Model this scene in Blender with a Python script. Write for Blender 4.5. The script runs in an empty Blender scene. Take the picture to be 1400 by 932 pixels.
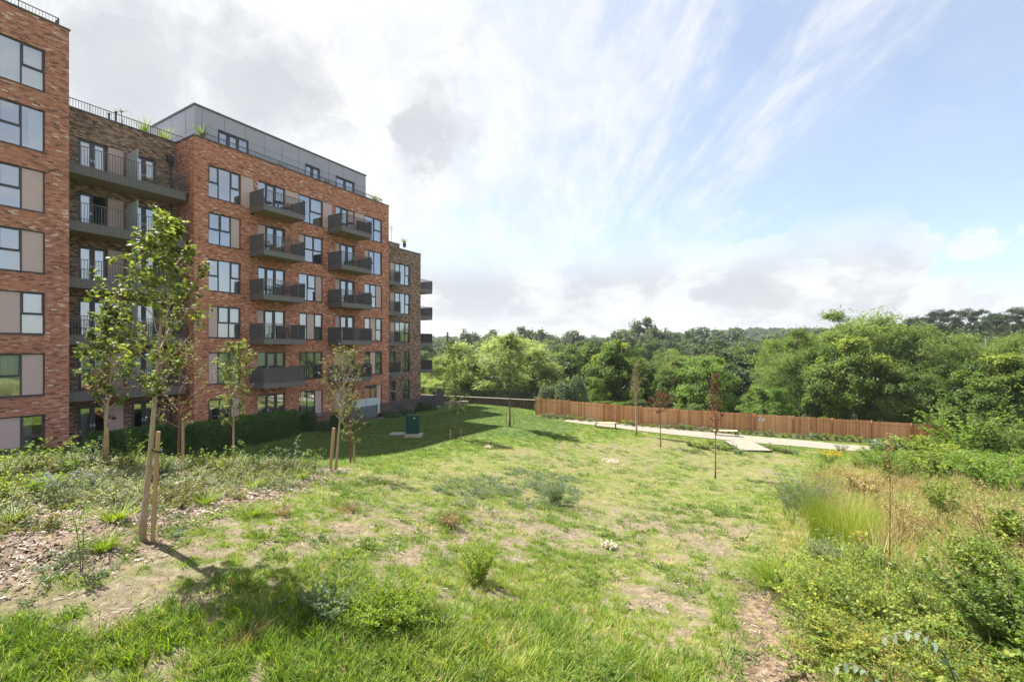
import bpy, math, random
import numpy as np
from mathutils import Vector, Matrix, noise as mnoise

# ------------------------------------------------------------------ camera, sky, sun, exposure
SC = bpy.context.scene
COL = SC.collection
EYE = 6.0                      # eye level above the lawn by the flats (world z of the camera)
FPX, CX, HY = 622.2, 700.0, 477.0
SUN_EL = math.radians(57.0)
SUN_DIR = Vector((-.8625 * math.cos(SUN_EL), .506 * math.cos(SUN_EL), math.sin(SUN_EL)))

cam_d = bpy.data.cameras.new('camera')
cam_d.lens = 16.0; cam_d.sensor_width = 36.0; cam_d.sensor_fit = 'HORIZONTAL'
cam_d.shift_y = 11.0 / 1400.0
cam_d.clip_start = 0.1; cam_d.clip_end = 9000.0
cam = bpy.data.objects.new('camera', cam_d); COL.objects.link(cam)
cam.location = (0, 0, EYE); cam.rotation_euler = (math.radians(90), 0, 0)
SC.camera = cam

SC.view_settings.view_transform = 'Standard'
SC.view_settings.look = 'None'
SC.view_settings.exposure = 1.48
SC.view_settings.gamma = 1.0
SC.view_settings.use_curve_mapping = False
SC.cycles.max_bounces = 6
SC.cycles.diffuse_bounces = 3
SC.cycles.glossy_bounces = 3
SC.cycles.transmission_bounces = 4
SC.cycles.transparent_max_bounces = 8
SC.cycles.caustics_reflective = False
SC.cycles.caustics_refractive = False
SC.cycles.use_denoising = True
SC.cycles.sample_clamp_indirect = 6.0

sun_d = bpy.data.lights.new('sun', 'SUN')
sun_d.energy = 4.9; sun_d.angle = math.radians(0.55); sun_d.color = (1.0, .955, .88)
sun = bpy.data.objects.new('sun', sun_d); COL.objects.link(sun)
sun.rotation_euler = SUN_DIR.to_track_quat('Z', 'Y').to_euler()
sun.location = (0, 0, 60)


class NT:
    """small helper for node trees"""
    def __init__(s, tree):
        s.t = tree; s.n = tree.nodes; s.l = tree.links
    def new(s, typ, **kw):
        nd = s.n.new(typ)
        for k, v in kw.items():
            setattr(nd, k, v)
        return nd
    def link(s, a, b): s.l.new(a, b)
    def put(s, sock, v):
        if isinstance(v, bpy.types.NodeSocket): s.l.new(v, sock)
        else: sock.default_value = v
    def m(s, op, a, b=None, c=None, clamp=False):
        nd = s.new('ShaderNodeMath', operation=op, use_clamp=clamp)
        s.put(nd.inputs[0], a)
        if b is not None: s.put(nd.inputs[1], b)
        if c is not None: s.put(nd.inputs[2], c)
        return nd.outputs[0]
    def vm(s, op, a, b=None, scale=None):
        nd = s.new('ShaderNodeVectorMath', operation=op)
        s.put(nd.inputs[0], a)
        if b is not None: s.put(nd.inputs[1], b)
        if scale is not None: s.put(nd.inputs['Scale'], scale)
        return nd.outputs['Value'] if op in ('DOT_PRODUCT', 'LENGTH') else nd.outputs['Vector']
    def mix(s, f, a, b, kind='MIX'):
        nd = s.new('ShaderNodeMix', data_type='RGBA', blend_type=kind)
        s.put(nd.inputs[0], f)
        for i, v in ((6, a), (7, b)):
            s.put(nd.inputs[i], v if isinstance(v, bpy.types.NodeSocket) else (*v[:3], 1))
        return nd.outputs[2]
    def noise(s, vec, scale, detail=4, rough=.55, dist=0.0):
        nd = s.new('ShaderNodeTexNoise')
        if vec is not None: s.put(nd.inputs['Vector'], vec)
        nd.inputs['Scale'].default_value = scale; nd.inputs['Detail'].default_value = detail
        nd.inputs['Roughness'].default_value = rough; nd.inputs['Distortion'].default_value = dist
        return nd
    def ss(s, v, lo, hi, a=0.0, b=1.0):
        nd = s.new('ShaderNodeMapRange', interpolation_type='SMOOTHSTEP')
        s.put(nd.inputs[0], v)
        for i, q in ((1, lo), (2, hi), (3, a), (4, b)): nd.inputs[i].default_value = q
        return nd.outputs[0]
    def lin(s, v, lo, hi, a=0.0, b=1.0):
        nd = s.new('ShaderNodeMapRange'); s.put(nd.inputs[0], v)
        for i, q in ((1, lo), (2, hi), (3, a), (4, b)): nd.inputs[i].default_value = q
        return nd.outputs[0]
    def ramp(s, f, stops, interp='LINEAR'):
        nd = s.new('ShaderNodeValToRGB'); s.put(nd.inputs[0], f)
        cr = nd.color_ramp; cr.interpolation = interp
        while len(cr.elements) > 1: cr.elements.remove(cr.elements[-1])
        cr.elements[0].position = stops[0][0]; cr.elements[0].color = (*stops[0][1], 1)
        for p, c in stops[1:]:
            e = cr.elements.new(p); e.color = (*c, 1)
        return nd.outputs[0]


def sky_dir(px, py):
    v = Vector(((px - CX) / FPX, 1.0, (HY - py) / FPX)); v.normalize(); return v


def build_world():
    w = bpy.data.worlds.new('World'); SC.world = w; w.use_nodes = True
    t = NT(w.node_tree)
    for n in list(t.n): t.n.remove(n)
    out = t.new('ShaderNodeOutputWorld')
    sky = t.new('ShaderNodeTexSky', sky_type='NISHITA')
    sky.sun_disc = False
    sky.sun_elevation = SUN_EL
    sky.sun_rotation = math.atan2(SUN_DIR.x, SUN_DIR.y)
    sky.air_density = 1.0; sky.dust_density = 1.2; sky.ozone_density = 1.5
    bg = t.new('ShaderNodeBackground'); t.link(sky.outputs[0], bg.inputs[0]); bg.inputs[1].default_value = .088
    co = t.new('ShaderNodeTexCoord').outputs['Generated']
    d = t.vm('NORMALIZE', co)
    sep = t.new('ShaderNodeSeparateXYZ'); t.link(d, sep.inputs[0])
    el = sep.outputs[2]
    # warped direction for ragged cloud outlines
    wn = t.noise(d, 3.2, 6, .62)
    warp = t.vm('SCALE', t.vm('SUBTRACT', wn.outputs['Color'], (.5, .5, .5)), scale=.30)
    dw = t.vm('NORMALIZE', t.vm('ADD', d, warp))
    wn2 = t.noise(d, 9.0, 6, .65)
    warp2 = t.vm('SCALE', t.vm('SUBTRACT', wn2.outputs['Color'], (.5, .5, .5)), scale=.11)
    dw2 = t.vm('NORMALIZE', t.vm('ADD', dw, warp2))
    def blob(px, py, deg_out, deg_in=0.0, wgt=1.0, src=None):
        dp = t.vm('DOT_PRODUCT', src if src is not None else dw2, tuple(sky_dir(px, py)))
        v = t.ss(dp, math.cos(math.radians(deg_out)), math.cos(math.radians(deg_in)))
        return t.m('MULTIPLY', v, wgt)
    def total(lst):
        a = lst[0]
        for b in lst[1:]: a = t.m('ADD', a, b)
        return a
    # cirrus: streaks on a high flat layer, pulled out in one direction
    zz = t.m('ADD', t.m('MAXIMUM', el, 0.0), .16)
    pl = t.vm('DIVIDE', d, _comb(t, zz, zz, 1.0))
    mp = t.new('ShaderNodeMapping'); t.link(pl, mp.inputs[0])
    mp.inputs['Rotation'].default_value = (0, 0, math.radians(-34)); mp.inputs['Scale'].default_value = (2.6, .75, 0.0)
    c1 = t.noise(mp.outputs[0], 1.25, 9, .66, .55)
    mp2 = t.new('ShaderNodeMapping'); t.link(pl, mp2.inputs[0])
    mp2.inputs['Rotation'].default_value = (0, 0, math.radians(-20)); mp2.inputs['Scale'].default_value = (4.6, 1.0, 0.0)
    mp2.inputs['Location'].default_value = (3.1, 1.7, 0)
    c2 = t.noise(mp2.outputs[0], 3.0, 9, .7, .8)
    cir = t.m('ADD', t.m('MULTIPLY', c1.outputs[0], .72), t.m('MULTIPLY', c2.outputs[0], .28))
    # where the veil is thicker: the left and the middle; thinner to the upper right
    veil = total([blob(500, 60, 40, 5, .16), blob(760, 330, 30, 5, .05), blob(760, 140, 20, 3, .05), blob(1330, 190, 15, 2, .03),
                  blob(1330, 290, 20, 3, -.16), blob(1150, 60, 26, 3, -.05)])
    cirm = t.ss(t.m('ADD', t.m('MULTIPLY_ADD', cir, 1.35, -.175), veil), .40, .78)
    cirm = t.m('MULTIPLY_ADD', cirm, .60, t.lin(el, .02, .35, .06, .28))
    cirm = t.m('ADD', cirm, t.ss(sep.outputs[1], .1, -.25, 0, .28), clamp=True)  # extra cloud behind the viewer, added to pale the window reflections
    # cumulus low over the horizon: puffs with flat grey bases
    ratio = t.m('DIVIDE', sep.outputs[0], t.m('MAXIMUM', sep.outputs[1], .05))
    cu = t.new('ShaderNodeCombineXYZ'); t.link(ratio, cu.inputs[0]); t.link(t.m('MULTIPLY', el, 2.6), cu.inputs[1])
    n3 = t.noise(cu.outputs[0], 4.2, 10, .60, .25)
    band = t.m('MULTIPLY', t.ss(el, .0, .05), t.ss(el, .30, .12))
    cum = total([blob(640, 345, 9, 1, .44), blob(590, 330, 6, 1, .22), blob(850, 385, 9, 1, .34), blob(960, 400, 10, 1, .18), blob(1060, 425, 10, 1, .14),
                 blob(620, 430, 9, 1, .2), blob(720, 435, 12, 1, .16), blob(1250, 430, 16, 1, .16), blob(1120, 415, 12, 1, .16), blob(790, 420, 12, 1, .2)])
    cumm = t.m('MULTIPLY', t.ss(t.m('ADD', t.m('MULTIPLY_ADD', n3.outputs[0], 1.7, -.35), cum), .57, .73), band)
    # the big bright cloud on the left
    n4 = t.noise(d, 2.6, 8, .6, .3)
    big = total([blob(180, 60, 24, 6, .30), blob(430, 110, 17, 4, .36), blob(560, 130, 10, 2, .32), blob(600, 210, 9, 1, .30), blob(300, -60, 26, 6, .35),
                 blob(-80, 200, 34, 8, .25), blob(480, 210, 11, 2, .26), blob(400, 330, 16, 2, .12)])
    bigm = t.ss(t.m('ADD', t.m('MULTIPLY_ADD', n4.outputs[0], 1.5, -.25), big), .60, .84)
    # grey undersides
    n5 = t.noise(dw, 5.0, 9, .62, .3)
    gr = total([blob(270, 95, 13, 0, .22), blob(200, 50, 8, 1, .08), blob(400, 140, 9, 0, .34), blob(130, 90, 9, 0, .16), blob(330, 200, 8, 0, -.10), blob(600, 185, 7, 0, .50), blob(575, 205, 5, 0, .28), blob(410, 145, 7, 1, .14), blob(570, 215, 5, 0, .35), blob(280, 15, 7, 0, .14), blob(440, 60, 9, 0, -.2), blob(520, 130, 7, 0, -.2),
                blob(690, 368, 6, 0, .26), blob(650, 360, 5, 0, .22), blob(880, 402, 7, 0, .28), blob(950, 408, 5, 0, .2), blob(1060, 434, 6, 0, .2), blob(620, 405, 5, 0, .2), blob(780, 420, 5, 0, .16), blob(1280, 436, 7, 0, .16), blob(1170, 420, 5, 0, .1), blob(-150, 300, 30, 5, .05)])
    gm = t.ss(t.m('ADD', t.m('MULTIPLY_ADD', n5.outputs[0], 2.1, -.55), gr), .58, 1.20)
    anyc = t.m('MAXIMUM', bigm, cumm)
    cu2 = t.vm('ADD', cu.outputs[0], (.02, .085, 0)); n3u = t.noise(cu2, 4.2, 10, .60, .25)
    base1 = t.m('MULTIPLY', t.ss(t.m('ADD', t.m('MULTIPLY_ADD', n3u.outputs[0], 1.7, -.35), cum), .66, 1.05), cumm)
    dup = t.vm('NORMALIZE', t.vm('ADD', d, (-.05, 0, .10))); n4u = t.noise(dup, 2.6, 8, .6, .3)
    base2 = t.m('MULTIPLY', t.ss(t.m('SUBTRACT', n4u.outputs[0], n4.outputs[0]), .0, .18, 0, .5), bigm)
    gm = t.m('MULTIPLY', gm, t.lin(n4.outputs[0], .25, .6, .5, 1.0))
    gm = t.m('MAXIMUM', gm, t.m('MAXIMUM', t.m('MULTIPLY', base1, .9), base2))
    gm = t.m('MULTIPLY', gm, anyc, clamp=True)
    cloud = t.m('MAXIMUM', cirm, anyc)
    shade = t.noise(dw, 7.0, 5, .6)
    white = t.mix(t.ss(shade.outputs[0], .3, .62), (.84, .88, .93), (1.0, 1.0, 1.0))
    ccol = t.mix(t.m('MULTIPLY', gm, .70), white, (.53, .56, .61))
    bc = t.new('ShaderNodeBackground'); t.link(ccol, bc.inputs[0]); bc.inputs[1].default_value = .37
    mx = t.new('ShaderNodeMixShader'); t.link(cloud, mx.inputs[0]); t.link(bg.outputs[0], mx.inputs[1]); t.link(bc.outputs[0], mx.inputs[2])
    # pale haze just over the horizon and below it
    hz = t.new('ShaderNodeBackground'); hz.inputs[0].default_value = (.74, .84, .95, 1); hz.inputs[1].default_value = .34
    hf = t.m('MULTIPLY', t.ss(el, .14, -.02), .2)
    hf = t.m('MULTIPLY', hf, t.m('SUBTRACT', 1.0, t.m('MULTIPLY', cumm, .8)))
    mx2 = t.new('ShaderNodeMixShader'); t.link(hf, mx2.inputs[0]); t.link(mx.outputs[0], mx2.inputs[1]); t.link(hz.outputs[0], mx2.inputs[2])
    t.link(mx2.outputs[0], out.inputs[0])
    w.cycles.sampling_method = 'MANUAL'; w.cycles.sample_map_resolution = 512


def _comb(t, a, b, c):
    nd = t.new('ShaderNodeCombineXYZ')
    for i, v in enumerate((a, b, c)): t.put(nd.inputs[i], v)
    return nd.outputs[0]

build_world()

# ------------------------------------------------------------------ helpers: tags, meshes
def tag(o, label=None, cat=None, group=None, kind=None):
    if label: o['label'] = label
    if cat: o['category'] = cat
    if group: o['group'] = group
    if kind: o['kind'] = kind
    return o

def empty(name, loc=(0, 0, 0), rz=0.0, label=None, cat=None, group=None):
    o = bpy.data.objects.new(name, None); COL.objects.link(o)
    o.location = loc; o.rotation_euler = (0, 0, rz); o.empty_display_size = .2
    return tag(o, label, cat, group)

def np_mesh(name, V, F, mats, mi=None, tint=None, smooth=False):
    """V (n,3); F list of (m,k) arrays or one array; one mesh from numpy arrays"""
    if not isinstance(F, (list, tuple)): F = [F]
    F = [np.asarray(f, dtype=np.int32) for f in F if len(f)]
    me = bpy.data.meshes.new(name)
    V = np.asarray(V, dtype=np.float32)
    me.vertices.add(len(V)); me.vertices.foreach_set('co', V.ravel())
    nl = sum(f.size for f in F); npoly = sum(len(f) for f in F)
    me.loops.add(nl); me.polygons.add(npoly)
    me.loops.foreach_set('vertex_index', np.concatenate([f.ravel() for f in F]))
    ls = []; off = 0
    for f in F:
        k = f.shape[1]; ls.append(off + np.arange(len(f)) * k); off += f.size
    me.polygons.foreach_set('loop_start', np.concatenate(ls).astype(np.int32))
    for m in (mats if isinstance(mats, (list, tuple)) else [mats]): me.materials.append(m)
    if mi is not None: me.polygons.foreach_set('material_index', np.asarray(mi, dtype=np.int32))
    if tint is not None:
        a = me.attributes.new('tint', 'FLOAT', 'POINT'); a.data.foreach_set('value', np.asarray(tint, dtype=np.float32))
    me.update(calc_edges=True)
    me.polygons.foreach_set('use_smooth', np.full(npoly, smooth))
    return me

class MB:
    """collects boxes, quads and tubes into one mesh"""
    def __init__(s): s.V = []; s.F = []; s.M = []; s.n = 0
    def add(s, vs, fs, m=0):
        for f in fs: s.F.append(tuple(i + s.n for i in f)); s.M.append(m)
        s.V.extend(vs); s.n += len(vs)
    def quad(s, a, b, c, d, m=0): s.add([a, b, c, d], [(0, 1, 2, 3)], m)
    def box(s, x0, x1, y0, y1, z0, z1, m=0):
        v = [(x, y, z) for z in (z0, z1) for y in (y0, y1) for x in (x0, x1)]
        s.add(v, [(0, 2, 3, 1), (4, 5, 7, 6), (0, 1, 5, 4), (2, 6, 7, 3), (0, 4, 6, 2), (1, 3, 7, 5)], m)
    def bar(s, p, q, w, h=None, m=0, up=(0, 0, 1)):
        """a box beam from p to q, w wide, h high"""
        h = h or w; p = Vector(p); q = Vector(q); d = (q - p).normalized(); u = Vector(up)
        if abs(d.dot(u)) > .98: u = Vector((1, 0, 0))
        a = d.cross(u).normalized() * w / 2; b = a.cross(d).normalized() * h / 2
        v = [tuple(e + i * a + j * b) for e in (p, q) for i, j in ((-1, -1), (1, -1), (1, 1), (-1, 1))]
        s.add(v, [(0, 1, 2, 3), (7, 6, 5, 4), (0, 4, 5, 1), (1, 5, 6, 2), (2, 6, 7, 3), (3, 7, 4, 0)], m)
    def tube(s, pts, rs, k=6, m=0, cap=True):
        pts = [Vector(p) for p in pts]; vs = []; ref = Vector((.13, .97, .21))
        for i, p in enumerate(pts):
            d = (pts[min(i + 1, len(pts) - 1)] - pts[max(i - 1, 0)]).normalized()
            a = d.cross(ref)
            if a.length < 1e-3: a = d.cross(Vector((1, 0, 0)))
            a.normalize(); b = d.cross(a)
            for j in range(k):
                t = 2 * math.pi * j / k
                vs.append(tuple(p + (a * math.cos(t) + b * math.sin(t)) * rs[i]))
        fs = [(i * k + j, i * k + (j + 1) % k, (i + 1) * k + (j + 1) % k, (i + 1) * k + j) for i in range(len(pts) - 1) for j in range(k)]
        if cap: fs += [tuple(range(k - 1, -1, -1)), tuple((len(pts) - 1) * k + j for j in range(k))]
        s.add(vs, fs, m)
    def lathe(s, c, prof, k=16, m=0):
        vs = []; c = Vector(c)
        for r, z in prof:
            for j in range(k):
                t = 2 * math.pi * j / k; vs.append((c.x + r * math.cos(t), c.y + r * math.sin(t), c.z + z))
        fs = [(i * k + j, i * k + (j + 1) % k, (i + 1) * k + (j + 1) % k, (i + 1) * k + j) for i in range(len(prof) - 1) for j in range(k)]
        fs += [tuple(range(k - 1, -1, -1)), tuple((len(prof) - 1) * k + j for j in range(k))]
        s.add(vs, fs, m)
    def mesh(s, name, mats, smooth=False):
        me = bpy.data.meshes.new(name); me.from_pydata(s.V, [], s.F)
        for m in (mats if isinstance(mats, (list, tuple)) else [mats]): me.materials.append(m)
        me.polygons.foreach_set('material_index', s.M)
        me.polygons.foreach_set('use_smooth', [smooth] * len(s.F)); me.update()
        return me
    def build(s, name, mats, parent=None, smooth=False, loc=None):
        o = bpy.data.objects.new(name, s.mesh(name, mats, smooth)); COL.objects.link(o)
        if parent is not None: o.parent = parent
        if loc is not None: o.location = loc
        return o

def link(name, me, parent=None, loc=None):
    o = bpy.data.objects.new(name, me); COL.objects.link(o)
    if parent is not None: o.parent = parent
    if loc is not None: o.location = loc
    return o

# ------------------------------------------------------------------ materials
def new_mat(name):
    m = bpy.data.materials.new(name); m.use_nodes = True
    t = NT(m.node_tree)
    p = t.n['Principled BSDF']
    return m, t, p

def simple(name, col, rough=.6, metal=0.0, var=.12, vscale=6.0, bump=0.0, bscale=60.0, spec=.4):
    m, t, p = new_mat(name)
    co = t.new('ShaderNodeTexCoord').outputs['Object']
    n = t.noise(co, vscale, 5, .6)
    f = t.lin(n.outputs[0], .25, .75, 1 - var, 1 + var)
    t.link(t.mix(1.0, (*col, 1), _comb(t, f, f, f), 'MULTIPLY'), p.inputs['Base Color'])
    p.inputs['Roughness'].default_value = rough; p.inputs['Metallic'].default_value = metal
    p.inputs['Specular IOR Level'].default_value = spec
    if bump:
        b = t.new('ShaderNodeBump'); b.inputs['Strength'].default_value = bump; b.inputs['Distance'].default_value = .01
        t.link(t.noise(co, bscale, 4).outputs[0], b.inputs['Height']); t.link(b.outputs[0], p.inputs['Normal'])
    return m

def foliage(name, dark, mid, light, trans=.42, rough=.55, dead=None, deadp=0.0):
    m, t, p = new_mat(name)
    at = t.new('ShaderNodeAttribute', attribute_name='tint'); rnd = t.new('ShaderNodeObjectInfo').outputs['Random']
    ins = t.new('ShaderNodeAttribute', attribute_name='itint', attribute_type='INSTANCER').outputs['Fac']
    f = t.m('ADD', t.m('ADD', at.outputs['Fac'], t.m('MULTIPLY', t.m('SUBTRACT', rnd, .5), .22)), ins)
    col = t.ramp(f, [(0.0, dark), (.5, mid), (1.0, light)] + ([] if dead is None else []))
    if dead is not None:
        col = t.mix(t.m('GREATER_THAN', at.outputs['Fac'], 1.0 - deadp), col, dead)
    t.link(col, p.inputs['Base Color']); p.inputs['Roughness'].default_value = rough
    p.inputs['Specular IOR Level'].default_value = .35
    tr = t.new('ShaderNodeBsdfTranslucent')
    t.link(t.mix(1.0, col, (1.25, 1.3, .55), 'MULTIPLY'), tr.inputs[0])
    mx = t.new('ShaderNodeMixShader'); mx.inputs[0].default_value = trans
    t.link(p.outputs[0], mx.inputs[1]); t.link(tr.outputs[0], mx.inputs[2])
    t.link(mx.outputs[0], t.n['Material Output'].inputs[0])
    return m

def brick_mat(name, stops, mortar, seed=0.0, patch=.0):
    m, t, p = new_mat(name)
    tc = t.new('ShaderNodeTexCoord')
    s = t.new('ShaderNodeSeparateXYZ'); t.link(tc.outputs['Object'], s.inputs[0])
    ns = t.new('ShaderNodeSeparateXYZ'); t.link(tc.outputs['Normal'], ns.inputs[0])
    side = t.m('GREATER_THAN', t.m('ABSOLUTE', ns.outputs[0]), .5)
    mxf = t.new('ShaderNodeMix', data_type='FLOAT'); t.link(side, mxf.inputs[0]); t.link(s.outputs[0], mxf.inputs[2]); t.link(s.outputs[1], mxf.inputs[3])
    u = t.m('ADD', mxf.outputs[0], seed); z = s.outputs[2]
    zr = t.m('DIVIDE', z, .075); row = t.m('FLOOR', zr)
    off = t.m('MULTIPLY', t.m('MODULO', row, 2.0), .5)
    # uneven bond: shift every course a little by its own random amount
    wr = t.new('ShaderNodeTexWhiteNoise', noise_dimensions='1D'); t.link(row, wr.inputs['W'])
    off = t.m('ADD', off, t.m('MULTIPLY', wr.outputs[0], .35))
    ur = t.m('ADD', t.m('DIVIDE', u, .225), off); cl = t.m('FLOOR', ur)
    wn = t.new('ShaderNodeTexWhiteNoise', noise_dimensions='2D'); t.link(_comb(t, cl, row, 0.0), wn.inputs['Vector'])
    big = t.noise(tc.outputs['Object'], 1.1, 5, .65)
    f = t.m('ADD', wn.outputs['Value'], t.m('MULTIPLY', t.m('SUBTRACT', big.outputs[0], .5), .5 + patch), clamp=True)
    col = t.ramp(f, stops, 'LINEAR')
    fine = t.noise(tc.outputs['Object'], 38, 3)
    g = t.lin(fine.outputs[0], .3, .7, .86, 1.12)
    col = t.mix(1.0, col, _comb(t, g, g, g), 'MULTIPLY')
    mz = t.m('LESS_THAN', t.m('FRACT', zr), .14); mu = t.m('LESS_THAN', t.m('FRACT', ur), .05)
    mort = t.m('MAXIMUM', mz, mu)
    soot = t.noise(tc.outputs['Object'], .35, 6, .7)
    col = t.mix(mort, col, mortar)
    k = t.lin(soot.outputs[0], .3, .7, .88, 1.08)
    col = t.mix(1.0, col, _comb(t, k, k, k), 'MULTIPLY')
    t.link(col, p.inputs['Base Color']); p.inputs['Roughness'].default_value = .88; p.inputs['Specular IOR Level'].default_value = .25
    b = t.new('ShaderNodeBump'); b.inputs['Strength'].default_value = .5; b.inputs['Distance'].default_value = .008
    t.link(t.m('SUBTRACT', t.m('MULTIPLY', fine.outputs[0], .4), mort), b.inputs['Height']); t.link(b.outputs[0], p.inputs['Normal'])
    return m

def glass_mat():
    m, t, p = new_mat('window_glass')
    lw = t.new('ShaderNodeFresnel'); lw.inputs[0].default_value = 1.9
    f = t.m('ADD', t.m('MULTIPLY', lw.outputs[0], .9), .32, clamp=True)
    gl = t.new('ShaderNodeBsdfGlossy'); gl.inputs['Roughness'].default_value = .015; gl.inputs['Color'].default_value = (.90, .94, .98, 1)
    co = t.new('ShaderNodeTexCoord').outputs['Object']
    b = t.new('ShaderNodeBump'); b.inputs['Strength'].default_value = .35; b.inputs['Distance'].default_value = .01
    t.link(t.noise(co, .9, 2).outputs[0], b.inputs['Height']); t.link(b.outputs[0], gl.inputs['Normal'])
    tr = t.new('ShaderNodeBsdfTransparent'); tr.inputs[0].default_value = (.92, .97, .96, 1)
    mx = t.new('ShaderNodeMixShader'); t.link(f, mx.inputs[0]); t.link(tr.outputs[0], mx.inputs[1]); t.link(gl.outputs[0], mx.inputs[2])
    t.link(mx.outputs[0], t.n['Material Output'].inputs[0])
    return m

def wood_mat(name, cols, sc=(1, 1, 1), rough=.75, per=None):
    m, t, p = new_mat(name)
    co = t.new('ShaderNodeTexCoord').outputs['Object']
    mp = t.new('ShaderNodeMapping'); t.link(co, mp.inputs[0]); mp.inputs['Scale'].default_value = sc
    n = t.noise(mp.outputs[0], 5, 6, .65, .4); n2 = t.noise(co, .7, 3)
    f = t.m('ADD', t.m('MULTIPLY', n.outputs[0], .7), t.m('MULTIPLY', n2.outputs[0], .3))
    at = t.new('ShaderNodeAttribute', attribute_name='tint').outputs['Fac']
    f = t.m('ADD', f, t.m('MULTIPLY', t.m('SUBTRACT', at, .5), .5)) if per else f
    t.link(t.ramp(f, [(.25, cols[0]), (.5, cols[1]), (.75, cols[2])]), p.inputs['Base Color'])
    p.inputs['Roughness'].default_value = rough
    b = t.new('ShaderNodeBump'); b.inputs['Strength'].default_value = .4; b.inputs['Distance'].default_value = .004
    t.link(n.outputs[0], b.inputs['Height']); t.link(b.outputs[0], p.inputs['Normal'])
    return m

def corrugated(name, col, axis_scale=60.0):
    m = simple(name, col, .6)
    return m

M = {}
M['red_brick'] = brick_mat('red_brick', [(0, (.17, .07, .05)), (.07, (.30, .11, .07)), (.26, (.45, .165, .10)), (.64, (.56, .215, .13)), (.88, (.60, .275, .18)), (.965, (.66, .40, .29)), (1, (.74, .56, .46))], (.42, .26, .19))
M['dark_brick'] = brick_mat('dark_brick', [(0, (0.0798, 0.0513, 0.0388)), (.25, (0.16, 0.0969, 0.0684)), (.5, (0.262, 0.16, 0.112)), (.8, (0.353, 0.228, 0.16)), (1, (0.479, 0.342, 0.262))], (0.239, 0.177, 0.137), 3.3)
M['wing_brick'] = brick_mat('wing_brick', [(0, (.15, .065, .048)), (.08, (.27, .105, .072)), (.28, (.43, .165, .105)), (.66, (.53, .21, .135)), (.90, (.57, .26, .175)), (.97, (.61, .40, .31)), (1, (.72, .57, .48))], (.40, .265, .20), 7.7)
M['frame'] = simple('window_frame_metal', (0.077, 0.0704, 0.0814), .45, .0, .08)
M['metal'] = simple('balcony_metal', (.145, .135, .138), .5, .1, .12)
M['fascia'] = simple('balcony_fascia', (0.162, 0.146, 0.144), .5, .1, .12)
M['soffit'] = simple('balcony_soffit', (.30, .235, .14), .75)
M['coping'] = simple('coping_metal', (.10, .10, .105), .5)
M['panel'] = simple('window_infill_panel', (.58, .435, .41), .6, 0, .05)
M['glass'] = glass_mat()
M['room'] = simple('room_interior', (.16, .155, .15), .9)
M['curtain'] = simple('curtain_cloth', (.86, .86, .86), .9, 0, .05)
M['blind'] = simple('blind_cloth', (.62, .64, .66), .9, 0, .05)
M['red_cloth'] = simple('red_cloth', (.42, .04, .05), .9)
M['clad'] = simple('zinc_cladding', (.40, .385, .43), .45, .1, .06, .6)
M['clad_side'] = M['clad']
M['roof'] = simple('roof_membrane', (.22, .22, .22), .9)
M['white_metal'] = simple('white_metal', (.72, .73, .74), .5)
M['frosted'] = simple('frosted_screen', (.50, .57, .60), .35, 0, .05)
M['terracotta'] = simple('pot_clay', (.30, .13, .07), .8)
M['dark_pot'] = simple('pot_dark', (.05, .05, .055), .6)
M['cushion'] = simple('grey_cushion', (.22, .22, .23), .9)
M['bark_young'] = wood_mat('young_bark', [(.16, .11, .075), (.36, .265, .18), (.52, .41, .30)], (8, 8, 2.2))
M['bark_dark'] = wood_mat('dark_bark', [(.05, .035, .028), (.10, .075, .058), (.17, .13, .10)], (3, 3, .5))
M['bark_red'] = wood_mat('reddish_bark', [(.12, .045, .03), (.20, .075, .05), (.28, .12, .08)], (3, 3, .5))
M['stake'] = wood_mat('stake_timber', [(.24, .14, .07), (.40, .25, .13), (.52, .35, .20)], (6, 6, .7))
M['fence'] = wood_mat('fence_timber', [(.38, .175, .072), (.62, .30, .128), (.74, .44, .215)], (5, 5, .35), per=True)
M['bench'] = wood_mat('bench_timber', [(.40, .30, .19), (.55, .43, .28), (.66, .54, .38)], (.6, 6, 6))
M['black'] = simple('black_rubber', (.02, .02, .02), .6)
M['dark_metal'] = simple('dark_post_metal', (.05, .05, .052), .5, .3)
M['cabinet'] = simple('green_cabinet_paint', (.004, .062, .048), .42, 0, .12)
M['concrete'] = simple('plinth_concrete', (.40, .36, .31), .9, 0, .2, 3, .6, 40)
M['slab'] = simple('pale_slab', (.30, .29, .26), .9, 0, .15, 3)
M['sign'] = simple('white_sign', (.80, .80, .80), .5, 0, .03)
M['stone_dark'] = brick_mat('garden_wall_brick', [(0, (.04, .03, .025)), (.5, (.09, .06, .05)), (1, (.16, .11, .09))], (.13, .11, .10), 1.0)
M['coping_stone'] = simple('coping_stone', (.25, .22, .18), .9, 0, .15)

# ------------------------------------------------------------------ terrain
def _hash(ix, iy, s):
    h = (ix.astype(np.int64) * 374761393 + iy.astype(np.int64) * 668265263 + s * 1442695041) & 0xffffffff
    h = ((h ^ (h >> 13)) * 1274126177) & 0xffffffff
    return ((h ^ (h >> 16)) & 0xffff) / 65535.0

def vnoise(x, y, s=0):
    ix = np.floor(x); iy = np.floor(y); fx = x - ix; fy = y - iy
    fx = fx * fx * (3 - 2 * fx); fy = fy * fy * (3 - 2 * fy)
    a = _hash(ix, iy, s); b = _hash(ix + 1, iy, s); c = _hash(ix, iy + 1, s); d = _hash(ix + 1, iy + 1, s)
    return (a * (1 - fx) + b * fx) * (1 - fy) + (c * (1 - fx) + d * fx) * fy

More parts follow.
